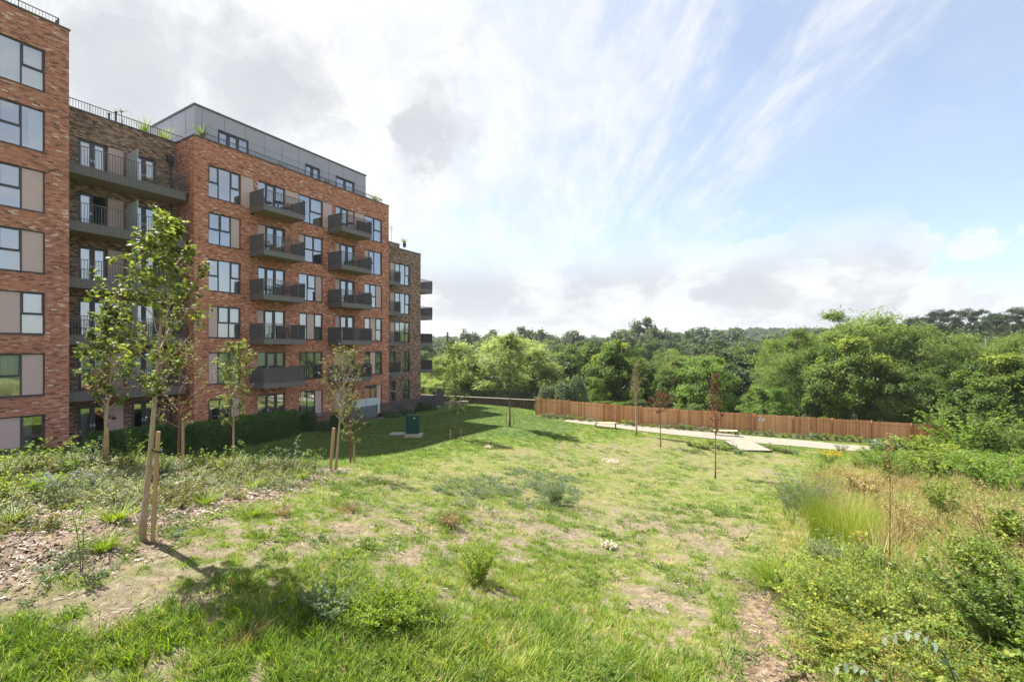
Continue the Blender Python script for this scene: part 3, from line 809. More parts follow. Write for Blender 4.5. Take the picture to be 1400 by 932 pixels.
for d_ in (cA, cB, cC, cD, cE):
    for s in (0, 1): d_[s] = [(a_, b_ if b_ in 'PO' else b_.lower()) for a_, b_ in d_[s]]
for s in range(6):
    T = TOPS[s]; dh = 2.2
    main.append(('window', A0, A1, T - WH - (0 if s else .1), T, cA[s]))
    main.append(('balcony_door', D0, D1, T - dh, T, cD[s]))
    main.append(('window', B0, B1, T - WH - (0 if s else .1), T, cB[s]))
    main.append(('balcony_door', E0, E1, T - dh, T, cE[s]))
    main.append(('window', C0, C1, T - WH - (0 if s else .1), T, cC[s]))
main.append(('infill', A1 + .004, D0 - .25, TOPS[5] - WH, TOPS[5], [(1, 'P')]))
main.append(('infill', D1 + .004, B0 - .004, TOPS[5] - WH, TOPS[5], [(1, 'P')]))
main.append(('infill', B1 + .004, E0 - .25, TOPS[5] - WH, TOPS[5], [(1, 'P')]))
main.append(('infill', E1 + .004, C0 - .004, TOPS[5] - WH, TOPS[5], [(1, 'P')]))
mw = MB(); wall_front(mw, V_MAIN, U_MAIN, U_END, BASE, Z_ROOF, holes_of(main))
mw.quad((U_MAIN, V_MAIN, BASE), (U_MAIN, V_MAIN, Z_ROOF), (U_MAIN, V_REC, Z_ROOF), (U_MAIN, V_REC, BASE))
mw.quad((U_END, V_MAIN, BASE), (U_END, V_MAIN + 14, BASE), (U_END, V_MAIN + 14, Z_ROOF), (U_END, V_MAIN, Z_ROOF))
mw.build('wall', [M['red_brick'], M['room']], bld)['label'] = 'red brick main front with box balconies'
# --- the lower brown block at the far end
low = []
for s in range(5):
    T = TOPS[s]
    a, b = pu(547 if s > 1 else 550, V_REC), pu(560.3, V_REC)
    if s > 1: low.append(('window', pu(533.5, V_REC), b, T - 2.15, T, [(.9, 'P'), (1, 't'), (1, 'f'), (.8, 't')]))
    else:
        low.append(('balcony_door', pu(533.5, V_REC), pu(541, V_REC), T - 2.2, T, [(1, 'd')]))
        low.append(('window', a, b, T - 2.15, T, [(1, 'f'), (.8, 't')]))
lw = MB(); wall_front(lw, V_REC, U_END + .002, U_DARK, BASE, Z_LOW, holes_of(low))
lw.quad((U_DARK, V_REC, BASE), (U_DARK, V_REC + 12, BASE), (U_DARK, V_REC + 12, Z_LOW), (U_DARK, V_REC, Z_LOW))
lw.box(U_END + .1, U_DARK - 2.0, V_REC + 1.2, V_REC + 10, Z_LOW + .02, Z_LOW + .82)
lw.build('wall', [M['dark_brick'], M['room']], bld)['label'] = 'lower brown brick block at the far end'
for k, a, b, c, d, cols in wing + rec + main + low:
    if k == 'infill':
        q = MB(); q.box(a + .003, b - .003, V_REC + .06 if (a, b, c, d) in holes_of(rec) else V_MAIN + .05, (V_REC if (a, b, c, d) in holes_of(rec) else V_MAIN) + .12, c + .003, d - .003)
        q.build('infill_panel', M['panel'], bld)
    else:
        v = V_REC if (k, a, b, c, d, cols) in rec + low else V_MAIN
        opening(k, v, a, b, c, d, cols)
# roofs, copings
rf = MB()
rf.quad((-4, V_MAIN, Z_WING - .3), (U_WING, V_MAIN, Z_WING - .3), (U_WING, V_MAIN + 12, Z_WING - .3), (-4, V_MAIN + 12, Z_WING - .3))
rf.quad((U_WING, V_REC, Z_ROOF - .3), (U_MAIN, V_REC, Z_ROOF - .3), (U_MAIN, V_REC + 12, Z_ROOF - .3), (U_WING, V_REC + 12, Z_ROOF - .3))
rf.quad((U_MAIN, V_MAIN, Z_ROOF - .3), (U_END, V_MAIN, Z_ROOF - .3), (U_END, V_MAIN + 14, Z_ROOF - .3), (U_MAIN, V_MAIN + 14, Z_ROOF - .3))
rf.quad((U_END, V_REC, Z_LOW - .2), (U_DARK, V_REC, Z_LOW - .2), (U_DARK, V_REC + 12, Z_LOW - .2), (U_END, V_REC + 12, Z_LOW - .2))
rf.build('roof', M['roof'], bld)
cp = MB()
def cope(u0, u1, v0, v1, z): cp.box(min(u0, u1), max(u0, u1), min(v0, v1), max(v0, v1), z, z + .07)
cope(-4, U_WING + .05, V_MAIN - .05, V_MAIN + .3, Z_WING); cope(U_WING - .3, U_WING + .05, V_MAIN + .3, V_MAIN + 12, Z_WING)
cope(U_WING + .052, U_MAIN - .052, V_REC - .05, V_REC + .3, Z_ROOF)
cope(U_MAIN - .05, U_END + .05, V_MAIN - .05, V_MAIN + .3, Z_ROOF); cope(U_MAIN - .05, U_MAIN + .3, V_MAIN + .3, V_REC + .3, Z_ROOF); cope(U_END - .3, U_END + .05, V_MAIN + .3, V_MAIN + 14, Z_ROOF)
cope(U_END + .052, U_DARK + .05, V_REC - .05, V_REC + .3, Z_LOW); cope(U_DARK - .3, U_DARK + .05, V_REC + .3, V_REC + 12, Z_LOW)
cope(U_END + .09, U_DARK - 1.97, V_REC + 1.17, V_REC + 10, Z_LOW + .82)
cp.build('coping', M['coping'], bld)
# penthouse in grey sheets
ph = MB(); u0, u1 = 15.35, 29.8
phw = [(pu(298, V_PENT), pu(340, V_PENT)), (pu(417, V_PENT), pu(437.7, V_PENT)), (pu(459, V_PENT), pu(485, V_PENT))]
ph_list = [('window', a, b, 15.15 + EYE - 2.1, 15.15 + EYE, [(1, 'D'), (1, 'd'), (1, 'T')] if i == 0 else [(1, 'D'), (1, 'd')]) for i, (a, b) in enumerate(phw)]
wall_front(ph, V_PENT, u0, u1, Z_ROOF - .3, Z_PENT, holes_of(ph_list))
ph.quad((u0, V_PENT, Z_ROOF - .3), (u0, V_PENT, Z_PENT), (u0, V_PENT + 11, Z_PENT), (u0, V_PENT + 11, Z_ROOF - .3))
ph.quad((u1, V_PENT, Z_ROOF - .3), (u1, V_PENT + 11, Z_ROOF - .3), (u1, V_PENT + 11, Z_PENT), (u1, V_PENT, Z_PENT))
ph.quad((u0, V_PENT, Z_PENT), (u1, V_PENT, Z_PENT), (u1, V_PENT + 11, Z_PENT), (u0, V_PENT + 11, Z_PENT))
pw = ph.build('wall', [M['clad'], M['room']], bld); pw['label'] = 'grey sheet clad top floor'
sm = MB()
zj = Z_PENT - 1.15
x = u0 + .45
while x < u1:
    if not any(a - .1 < x < b + .1 for a, b in phw): sm.box(x - .008, x + .008, V_PENT - .006, V_PENT + .02, Z_ROOF - .25, Z_PENT - .02)
    else: sm.box(x - .008, x + .008, V_PENT - .006, V_PENT + .02, 15.17 + EYE, Z_PENT - .02)
    x += 1.42
sm.box(u0, u1, V_PENT - .004, V_PENT + .02, zj + .02, zj + .035)
for k in range(5): sm.box(u0 - .006, u0 + .01, V_PENT + 1.2 + 2 * k, V_PENT + 1.216 + 2 * k, Z_ROOF - .25, Z_PENT - .02)
sm.box(u0 - .004, u0 + .01, V_PENT + .02, V_PENT + 11, zj - .4, zj - .385)
sm.build('seam', M['coping'], pw)
fl = MB(); fl.box(u0 - .06, u1 + .06, V_PENT - .06, V_PENT + 11.1, Z_PENT + .003, Z_PENT + .11); fl.build('roof', M['coping'], bld)['label'] = 'flat dark roof edge of the grey top floor'
for k, a, b, c, d, cols in ph_list: opening(k, V_PENT, a, b, c, d, cols)
vt = MB(); vt.box(pu(377, V_PENT) - .1, pu(377, V_PENT) + .1, V_PENT - .08, V_PENT - .002, 14.0 + EYE, 14.16 + EYE); vt.build('vent', M['black'], pw)

# small things fixed to the walls
for (px, v, zz) in [(344.5, V_MAIN, 9.4), (344.5, V_MAIN, 6.45), (344.5, V_MAIN, 3.4), (344.5, V_MAIN, .38), (451.5, V_MAIN, 9.4), (451.5, V_MAIN, 6.45), (451.5, V_MAIN, 3.4), (451.5, V_MAIN, .4)]:
    q = MB(); u = pu(px, v); q.tube([(u, v - .03, zz + EYE), (u, v - .002, zz + EYE)], [.09, .09], 10); q.build('vent', M['black'], bld)
q = MB(); q.box(14.0, 14.35, V_REC - .26, V_REC - .003, 12.0 + EYE, 12.4 + EYE); q.tube([(14.2, V_REC - .12, 12.0 + EYE), (14.2, V_REC - .12, BASE + 1.6)], [.05, .05], 8); q.build('downpipe', M['dark_metal'], bld)
q = MB(); q.tube([(13.95, V_REC - .04, 11.35 + EYE), (13.95, V_REC - .002, 11.35 + EYE)], [.09, .09], 10); q.build('vent', M['black'], bld)

# roof railings
def railing(mb, p, q, z0, z1, pitch=.11, bw=.012, bd=.03, rail=.035, foot=True):
    p = Vector((*p, 0)); q = Vector((*q, 0)); L = (q - p).length; d = (q - p) / L; n = Vector((-d.y, d.x, 0))
    mb.bar((*p.xy, z1 - rail / 2), (*q.xy, z1 - rail / 2), .05, rail)
    if foot: mb.bar((*p.xy, z0 + .02), (*q.xy, z0 + .02), .04, .03)
    k = int(L / pitch)
    for i in range(k + 1):
        c = p + d * (L * i / k); w = bw if i % 12 else .03
        mb.bar((c.x, c.y, z0 + .036), (c.x, c.y, z1 - rail - .001), w, bd, up=tuple(n))
for (p, q, z0, z1) in [((U_WING - .28, V_MAIN + .42), (-4, V_MAIN + .42), Z_WING, Z_WING + .62), ((U_WING - .28, V_MAIN + .42), (U_WING - .28, V_MAIN + 8), Z_WING, Z_WING + .62),
                       ((U_WING + .1, V_REC + .15), (U_MAIN + .6, V_REC + .15), Z_ROOF + .07, Z_ROOF + .62), ((U_MAIN + .75, V_MAIN + .42), (U_END - .45, V_MAIN + .42), Z_ROOF + .07, Z_ROOF + .58),
                       ((U_MAIN + .75, V_MAIN + .42), (U_MAIN + .75, V_REC - .1), Z_ROOF + .07, Z_ROOF + .58), ((U_END - .45, V_MAIN + .42), (U_END - .45, V_MAIN + 6), Z_ROOF + .07, Z_ROOF + .58)]:
    mb = MB(); railing(mb, p, q, z0, z1, .12); mb.build('roof_railing', M['metal'], bld)

# --- balconies
def balcony(u0, u1, vf, vb, zf, fascia=.32, dense_sides=True, label=None, long=False):
    """slab with soffit; fascia and railing in front"""
    s = MB(); s.box(u0 + .02, u1 - .02, vf + .02, vb - .003, zf - .16, zf); 
    s.box(u0 + .03, u1 - .03, vf + .03, vb - .003, zf - fascia + .02, zf - .17, 1)
    o = s.build('balcony', [M['fascia'], M['soffit']], bld)
    if label: o['label'] = label
    f = MB()
    f.box(u0, u1, vf - .012, vf + .015, zf - fascia, zf + .03)
    f.box(u0 - .012, u0 + .015, vf + .016, vb - .005, zf - fascia, zf + .03); f.box(u1 - .015, u1 + .012, vf + .016, vb - .005, zf - fascia, zf + .03)
    if long:
        k = int((u1 - u0) / .12)
        for i in range(k + 1):
            x = u0 + (u1 - u0) * i / k; f.box(x - .012, x + .012, vf - .045, vf - .013, zf - fascia + .01, zf + .03)
    f.build('fascia', M['fascia'], o)
    r = MB(); zt = zf + 1.1
    railing(r, (u0, vf), (u1, vf), zf + .04, zt, .105 if not long else .12, .014, .04)
    for uu in (u0, u1):
        railing(r, (uu, vf + .03), (uu, vb - .02), zf + .04, zt, .055 if dense_sides else .11, .028 if dense_sides else .014, .03)
    r.build('railing', M['metal'], o)
    return o

FL = [t - 2.2 for t in TOPS]              # floor levels
for s in range(1, 6):
    balcony(18.04, 21.15, 30.05, V_MAIN, FL[s] + .05, label=None)
    balcony(24.4, 27.5, 30.05, V_MAIN, FL[s] + .05)
    b = balcony(U_WING + .02, 14.3, 32.2, V_REC, FL[s] + .08, .46, False, long=True)
    d = MB(); d.box(11.93, 11.96, 32.5, V_REC - .01, FL[s] + .1, FL[s] + 2.05); d.build('privacy_screen', M['frosted'], b)
for s in range(1, 5):
    balcony(U_END + .05, pu(547.5, 33.1), 33.1, V_REC, FL[s] + .05, .34)
    balcony2 = balcony(U_DARK + .02, pu(591, V_REC + .6), V_REC + .6, V_REC + 3.9, FL[s] + .05, .34)
# boarded balcony fronts seen on the lower floors
def screen(u0, u1, v, z0, z1, mat, name='privacy_screen', step=.14):
    q = MB(); x = u0; i = 0
    while x < u1 - .01:
        w = min(step * (.7 + .5 * ((i * 37) % 5) / 5), u1 - x); q.box(x + .003, x + w - .003, v, v + .012 + .006 * (i % 2), z0, z1); x += w; i += 1
    return q.build(name, mat, bld)
M['screen_brown'] = simple('screen_grey_brown', (.20, .185, .165), .8, 0, .25, 9)
M['screen_dark'] = simple('screen_dark', (.055, .04, .042), .7, 0, .2)
screen(18.1, 21.1, 30.09, FL[1] + .1, FL[1] + 1.12, M['screen_brown'])
screen(24.5, 25.5, 30.09, FL[2] + .1, FL[2] + 1.12, M['screen_dark']); screen(25.55, 26.3, 30.09, FL[2] + .4, FL[2] + 1.1, M['screen_brown'])
screen(24.45, 27.45, 30.09, FL[1] + .1, FL[1] + 1.1, M['screen_dark'])
screen(25.9, 27.4, 30.09, FL[5] + .1, FL[5] + .95, M['screen_dark'])
for s in (1, 2): screen(U_DARK + .06, pu(590, V_REC + .64), V_REC + .64, FL[s] + .1, FL[s] + 1.1, M['screen_dark'])

# ------------------------------------------------------------------ foliage materials
M['lf_green'] = foliage('leaf_mid_green', (0.0715, 0.116, 0.0242), (0.132, 0.193, 0.044), (0.22, 0.275, 0.0715), .5)
M['lf_young'] = foliage('leaf_young_green', (.07, .12, .02), (.15, .22, .042), (.32, .38, .09), .5)
M['lf_olive'] = foliage('leaf_olive', (.055, .08, .018), (.12, .155, .038), (.31, .34, .10), .45)
M['lf_sparse'] = foliage('leaf_sparse_olive', (.07, .085, .025), (.13, .145, .045), (.24, .22, .09), .4)
M['lf_red'] = foliage('leaf_dark_red', (.06, .022, .02), (.13, .045, .03), (.24, .09, .04), .35)
M['lf_willow'] = foliage('leaf_willow', (0.168, 0.218, 0.0946), (0.314, 0.379, 0.175), (0.466, 0.524, 0.262), .48)
M['lf_maple'] = foliage('leaf_maple', (.052, .095, .018), (.115, .18, .032), (.29, .335, .065), .5)
M['lf_bright'] = foliage('leaf_bright', (0.0862, 0.149, 0.0253), (0.167, 0.259, 0.0483), (0.276, 0.368, 0.0747), .5)
M['lf_ash'] = foliage('leaf_ash', (0.09, 0.144, 0.0336), (0.18, 0.246, 0.066), (0.288, 0.348, 0.108), .5)
M['lf_dark'] = foliage('leaf_dark_wood', (.050, .080, .032), (.092, .130, .052), (.145, .180, .075), .45)
M['lf_pine'] = foliage('leaf_pine', (.032, .050, .030), (.060, .085, .045), (.095, .12, .06), .3)
M['lf_far'] = foliage('leaf_far_wood', (.060, .088, .052), (.105, .14, .078), (.16, .19, .11), .42)
M['lf_sage'] = foliage('leaf_sage', (.08, .12, .07), (.16, .21, .13), (.27, .31, .20), .35)
M['lf_hedge'] = foliage('leaf_hedge', (0.0383, 0.087, 0.0209), (0.0835, 0.165, 0.0383), (0.157, 0.261, 0.0696), .3)
M['lf_lav'] = foliage('leaf_lavender', (.06, .10, .05), (.11, .16, .085), (.17, .22, .12), .3)
M['lf_lime'] = foliage('leaf_lime', (.09, .15, .012), (.20, .28, .02), (.36, .40, .06), .45)
M['lf_bramble'] = foliage('leaf_bramble', (.09, .13, .024), (.20, .26, .045), (.38, .40, .08), .45)
M['lf_yellow'] = foliage('leaf_yellowing', (.16, .17, .03), (.32, .30, .05), (.48, .40, .07), .4)
M['lf_dry'] = foliage('leaf_dry_straw', (.22, .16, .07), (.44, .34, .16), (.60, .50, .28), .35)
M['lf_rust'] = foliage('leaf_rust', (.16, .095, .045), (.34, .22, .10), (.48, .36, .17), .35)
M['lf_grass'] = foliage('grass_blade', (0.0562, 0.119, 0.01), (0.15, 0.25, 0.0225), (0.375, 0.413, 0.075), .45)
M['lf_lawn'] = foliage('lawn_blade', (0.0605, 0.114, 0.0161), (0.114, 0.181, 0.0296), (0.202, 0.255, 0.0605), .42)
M['lf_pale'] = foliage('leaf_pale_bed', (.17, .20, .11), (.32, .35, .22), (.50, .50, .38), .4)
M['fl_white'] = foliage('flower_white', (.36, .32, .24), (.48, .44, .35), (.60, .57, .48), .3)
M['fl_yellow'] = foliage('flower_yellow', (.5, .30, .01), (.70, .45, .02), (.8, .6, .05), .3)
M['fl_mauve'] = foliage('flower_mauve', (.16, .11, .17), (.28, .20, .30), (.42, .33, .45), .3)
M['fl_blue'] = foliage('flower_pale_blue', (.25, .25, .42), (.38, .38, .58), (.5, .5, .68), .3)
M['twig'] = simple('twig_brown', (.16, .11, .075), .9, 0, .2)
M['greenstem'] = simple('green_stem', (.13, .17, .05), .8, 0, .2)
M['chip'] = foliage('bark_chip', (.08, .058, .038), (.19, .145, .10), (.37, .32, .25), .0)

# ------------------------------------------------------------------ trees of the wood beyond the fence (meshes shared between copies)
def crown_mesh(seed, mat, n_lump, n_leaf, R, cz, lump_r, size, shape=LEAF_HEX, squash=.75, droop=.0, up=0.0, tipy=0.0, jag=.0, low=-1.0, fill=.0, layer=None):
    rng = np.random.default_rng(seed)
    if layer is None:
        d = rand_dirs(rng, n_lump * 3); d = d[d[:, 2] > low][:n_lump]
        rr = rng.uniform(.35, 1.0, len(d)) ** .5; C = d * rr[:, None] * np.array(R) * rng.uniform(.86, 1.10, (len(d), 1)); C[:, 2] += cz
    else:
        C = []
        for i in range(n_lump):
            z, r = layer(rng); a = rng.uniform(0, 2 * np.pi); C.append((r * math.cos(a), r * math.sin(a), z))
        C = np.array(C)
    n_l = len(C)
    w = rng.uniform(.6, 1.4, n_l); li = rng.choice(n_l, n_leaf, p=w / w.sum())
    lr = rng.uniform(*lump_r, n_l)
    # sub clumps on each lump
    ns = 9; sd = rand_dirs(rng, n_l * ns).reshape(n_l, ns, 3); sd[..., 2] = sd[..., 2] * .9 + .15
    si = rng.integers(0, ns, n_leaf)
    o = rand_dirs(rng, n_leaf); o[:, 2] *= squash
    Pp = C[li] + sd[li, si] * (lr[li] * .72)[:, None] * np.array([1, 1, squash]) + o * (lr[li] * rng.uniform(.15, .62, n_leaf) ** 1.0)[:, None]
    if jag:
        k = rng.random(n_leaf) < jag; Pp[k] += o[k] * (lr[li[k]] * rng.uniform(.15, .6, k.sum()))[:, None] + np.array([0, 0, .12])
    out = unit(Pp - np.array([0, 0, cz * .8])); N = unit(out * .7 + rand_dirs(rng, n_leaf) * .8 + np.array([0, 0, .45]))
    D = unit(np.cross(N, rand_dirs(rng, n_leaf)) + np.array([0, 0, -droop + up]))
    N = unit(N - (N * D).sum(1, keepdims=True) * D)
    sz = size * rng.uniform(.65, 1.35, n_leaf)
    V, F = leaves(Pp, D, N, sz, shape)
    t = np.clip(.42 + rng.normal(0, .13, n_l)[li] + rng.normal(0, .12, n_leaf), 0, .95)
    if tipy:
        t = np.clip(t + tipy * sstep(rng.normal(0, .25, n_l)[li] + (Pp[:, 2] - cz) / R[2], .25, 1.1), 0, 1)
    return np_mesh('crown', V, F, mat, tint=np.repeat(t, len(shape)), smooth=False), C

def trunk_mesh(seed, H, r0, C, cz, mat, nb=14, k=6):
    rng = random.Random(seed); mb = MB()
    pts = [Vector((0, 0, -1.0))]; x = y = 0
    for i in range(1, 8):
        x += rng.uniform(-.18, .18) * H / 10; y += rng.uniform(-.18, .18) * H / 10; pts.append(Vector((x, y, H * .9 * i / 7)))
    mb.tube(pts, [r0 * (1.15 if i == 0 else 1) * (1 - .115 * i) for i in range(8)], k + 2)
    idx = list(range(len(C))); rng.shuffle(idx)
    for i in idx[:nb]:
        c = Vector(C[i]); j = max(1, min(6, int((c.z - (c.xy.length) * .6) / (H * .9) * 7))); p = pts[j]
        mid = p.lerp(c, .5) + Vector((0, 0, -.06 * (c - p).length)); rr = r0 * (1 - .115 * j) * .5
        mb.tube([p, mid, c], [rr, rr * .6, rr * .2], k, cap=False)
    return mb.mesh('trunk', mat, True)

KINDS = {}
def kind(name, H, crown_args, bark, r0=.28, nb=14):
    me, C = crown_mesh(**crown_args); KINDS.setdefault(name, []).append((H, me, trunk_mesh(crown_args['seed'], H, r0, C, crown_args['cz'], bark, nb)))

for sd in (1, 2, 3):
    kind('broad', 10.5, dict(seed=sd, mat=M['lf_green'], n_lump=58, n_leaf=24000, R=(4.0, 4.0, 4.6), cz=5.4, lump_r=(.75, 1.5), size=.26, low=-.8), M['bark_dark'])
for sd in (4, 5):
    kind('bright', 10.5, dict(seed=sd, mat=M['lf_bright'], n_lump=60, n_leaf=26000, R=(4.0, 4.0, 4.6), cz=5.4, lump_r=(.6, 1.25), size=.22, low=-.8, jag=.10), M['bark_dark'])
kind('maple', 10.5, dict(seed=6, mat=M['lf_maple'], n_lump=70, n_leaf=30000, R=(4.2, 4.2, 4.8), cz=5.2, lump_r=(.6, 1.25), size=.27, tipy=.55, low=-.85, jag=.06), M['bark_dark'])
kind('maple', 10.5, dict(seed=16, mat=M['lf_maple'], n_lump=75, n_leaf=32000, R=(4.4, 4.2, 4.8), cz=5.2, lump_r=(.6, 1.2), size=.27, tipy=.30, low=-.85, jag=.08), M['bark_dark'])
for sd in (7, 17):
    kind('willow', 10.5, dict(seed=sd, mat=M['lf_willow'], n_lump=80, n_leaf=36000, R=(5.4, 4.8, 4.7), cz=5.2, lump_r=(.6, 1.15), size=.36, shape=LEAF_LONG, up=.35, jag=.25, low=-.85, squash=.9), M['bark_dark'])
for sd in (8, 9):
    kind('ash', 10.5, dict(seed=sd, mat=M['lf_ash'], n_lump=70, n_leaf=34000, R=(4.8, 4.6, 4.8), cz=5.2, lump_r=(.6, 1.3), size=.27, shape=LEAF_LONG, droop=.15, jag=.10, low=-.85), M['bark_dark'])
for sd in (10, 11):
    kind('dark', 12, dict(seed=sd, mat=M['lf_dark'], n_lump=46, n_leaf=11000, R=(4.6, 4.6, 5.2), cz=6.4, lump_r=(.9, 1.8), size=.50, low=-.75), M['bark_dark'])
for sd in (12, 13):
    kind('far', 12, dict(seed=sd, mat=M['lf_far'], n_lump=38, n_leaf=5200, R=(5.0, 5.0, 5.2), cz=6.2, lump_r=(1.0, 2.0), size=.85, shape=LEAF_OVAL, low=-.7), M['bark_dark'], nb=6)
kind('pine', 14, dict(seed=14, mat=M['lf_pine'], n_lump=26, n_leaf=9000, R=(5, 5, 3), cz=11, lump_r=(.9, 1.9), size=.42, shape=LEAF_LONG, squash=.35, up=.3, layer=lambda r: (lambda z: (z, r.uniform(.6, 4.6) * (1.15 - abs(z - 10.8) / 5.5)))(r.uniform(7.5, 13.4))), M['bark_dark'], .3)
kind('conifer', 14, dict(seed=15, mat=M['lf_pine'], n_lump=60, n_leaf=8000, R=(3, 3, 6), cz=6, lump_r=(.45, .9), size=.42, shape=LEAF_LONG, squash=.5, droop=.2, layer=lambda r: (lambda z: (z, r.uniform(.3, 1.0) * (14 - z) * .26))(r.uniform(1.0, 13.6))), M['bark_dark'])

rngT = random.Random(11)
def wood_tree(k, px, top, Y, width, label, group=None, cat='tree', variant=None, name='wood_tree', hmin=3.0, far=False):
    lst = KINDS[k]; H0, cm, tm = lst[variant if variant is not None else rngT.randrange(len(lst))]
    x = (px - CX) / FPX * Y; g = hz(x, Y) - .3; ztop = (HY - top) / FPX * Y + EYE
    h = max(hmin, ztop - g); s = h / H0
    e = empty(name, (x, Y, g), rngT.uniform(0, 6.28), label, cat, group)
    wm = width / FPX * Y; sx = wm / (9.4 if k in ('broad', 'bright', 'maple') else 11.2 if k == 'willow' else 10.2 if k != 'conifer' else 7.0)
    e.scale = (sx, sx, s)
    link('trunk', tm, e); link('crown', cm, e)
    return e

def spot(px):
    for lim, t_ in ((560, 'behind the flats'), (600, 'just past the far balconies'), (650, 'left of the big willow'), (700, 'behind the left half of the big willow'), (745, 'behind the right half of the big willow'), (790, 'above the left end of the timber fence'),
                    (830, 'left of the yellow tipped maple'), (880, 'behind the yellow tipped maple'), (925, 'right of the yellow tipped maple'), (970, 'above the small dark twiggy tree'), (1010, 'above the tall thin red leaved tree'), (1050, 'above the white sign'),
                    (1100, 'left of the tall ash'), (1150, 'behind the left half of the tall ash'), (1200, 'behind the right half of the tall ash'), (1260, 'right of the tall ash'), (1320, 'below the first ridge pines'), (1380, 'below the last ridge pines')):
        if px < lim: return t_
    return 'beyond the right edge'

big = [  # kind, px, top, Y, width px, label
    ('willow', 690, 457, 62, 178, 'broad silvery green willow, the widest tree behind the low garden wall'),
    ('willow', 612, 482, 66, 90, 'pale green willow just right of the far end of the flats'),
    ('bright', 575, 500, 78, 90, 'light green tree partly hidden behind the flats'),
    ('willow', 745, 494, 60, 74, 'smaller silvery tree at the right foot of the big willow'),
    ('broad', 788, 466, 88, 100, 'darker green tree between the big willow and the yellow-tipped maple'),
    ('maple', 850, 462, 57, 98, 'round maple with yellow tipped leaves behind the wooden fence'),
    ('bright', 812, 512, 54, 44, 'small bright green tree left of the yellow-tipped maple'),
    ('bright', 968, 481, 60, 106, 'fresh green tree behind the middle of the wooden fence'),
    ('broad', 915, 500, 66, 60, 'green tree between the maple and the fresh green tree'),
    ('bright', 1045, 524, 54, 78, 'light green bushy tree hanging over the fence beside the small white sign'),
    ('ash', 1092, 446, 66, 130, 'feathery green tree left of the tall ash'),
    ('ash', 1165, 420, 68, 215, 'tallest feathery ash rising above the skyline on the right'),
    ('maple', 1155, 455, 53, 108, 'maple with pale leaf clusters standing in front of the tall ash', 1),
    ('broad', 1215, 492, 50, 70, 'dark leafy tree beside the pale clustered maple'),
    ('ash', 1262, 440, 62, 150, 'feathery tree to the right of the tall ash'),
    ('ash', 1345, 448, 60, 160, 'light feathery tree near the right edge of the photo'),
    ('broad', 1262, 510, 48, 62, 'dense dark tree behind the right end of the fence'),
    ('maple', 1355, 478, 40, 120, 'dark leaved tree with pale tips at the right edge, nearest of the trees', 1),
    ('ash', 1440, 450, 52, 160, 'feathery tree cut off by the right edge of the photo'),
    ('bright', 1310, 545, 42, 60, 'low green tree behind the brambles past the end of the fence'),
]
for b in big:
    wood_tree(b[0], b[1], b[2], b[3], b[4], b[5], None, variant=b[6] if len(b) > 6 else None)
# undergrowth behind the fence so no bare ground shows between the trunks
for i, px in enumerate(range(745, 1300, 24)):
    wood_tree('broad' if i % 2 else 'bright', px + rngT.uniform(-8, 8), 548 + (px - 745) * .055 + rngT.uniform(-12, 8), 50 + rngT.uniform(-1, 5), 44, ('bright' if i % 2 == 0 else 'darker') + ' green bush behind the fence, ' + spot(px), 'bushes behind the wooden fence', 'bush', name='wood_bush', hmin=1.5)
for i, px in enumerate(range(560, 760, 22)):
    wood_tree('willow', px + rngT.uniform(-6, 6), 528 + rngT.uniform(-12, 6), 60 + rngT.uniform(-2, 5), 52, 'low pale bush behind the garden wall railing, ' + spot(px), 'bushes behind the garden wall railing', 'bush', name='wood_bush', hmin=1.5)

kind('rusty', 10.5, dict(seed=44, mat=M['lf_rust'], n_lump=30, n_leaf=7000, R=(4.0, 4.0, 4.6), cz=5.4, lump_r=(.6, 1.3), size=.3, low=-.8, jag=.1), M['bark_dark'])
wood_tree('rusty', 922, 490, 70, 32, 'small rust brown tree between the yellow tipped maple and the fresh green one')
# middle distance: trees in rows, each its own object
def skyline(px):
    return float(np.interp(px, [-200, 560, 620, 700, 800, 880, 1000, 1100, 1200, 1300, 1500, 1900], [452, 455, 456, 452, 453, 450, 449, 448, 446, 442, 440, 444]))
for (Y, lo, kinds, step, wid, gname) in [(86, 38, ('broad', 'dark', 'ash'), 58, 84, 'trees in the near part of the valley wood'), (112, 27, ('broad', 'dark', 'ash'), 54, 74, 'trees in the middle of the valley wood'),
                                  (150, 17, ('dark', 'broad', 'dark'), 46, 64, 'trees in the far part of the valley wood'), (205, 9, ('dark', 'far', 'broad'), 40, 56, 'trees on the near side of the distant slope'), (280, 2, ('far', 'dark', 'far'), 34, 46, 'trees half way up the distant slope')]:
    px = 500 if Y < 120 else 470
    while px < 1560:
        k = kinds[rngT.randrange(3)]
        wood_tree(k, px + rngT.uniform(-9, 9), skyline(px) + lo + rngT.uniform(-9, 9) * (1 if Y < 160 else .85), Y * rngT.uniform(.94, 1.08), wid * rngT.uniform(.8, 1.25), {'broad': 'broad leafy', 'bright': 'fresh green', 'willow': 'pale silvery', 'ash': 'feathery', 'dark': 'dark green', 'far': 'greyish green'}[k] + ' ' + gname.replace('trees', 'tree').replace('in the near part of the valley wood', 'low in the valley').replace('in the middle of the valley wood', 'mid valley').replace('in the far part of the valley wood', 'far down the valley').replace('on the near side of the distant slope', 'at the slope foot').replace('half way up the distant slope', 'up the slope') + ', ' + spot(px), gname)
        px += step * rngT.uniform(.7, 1.2)
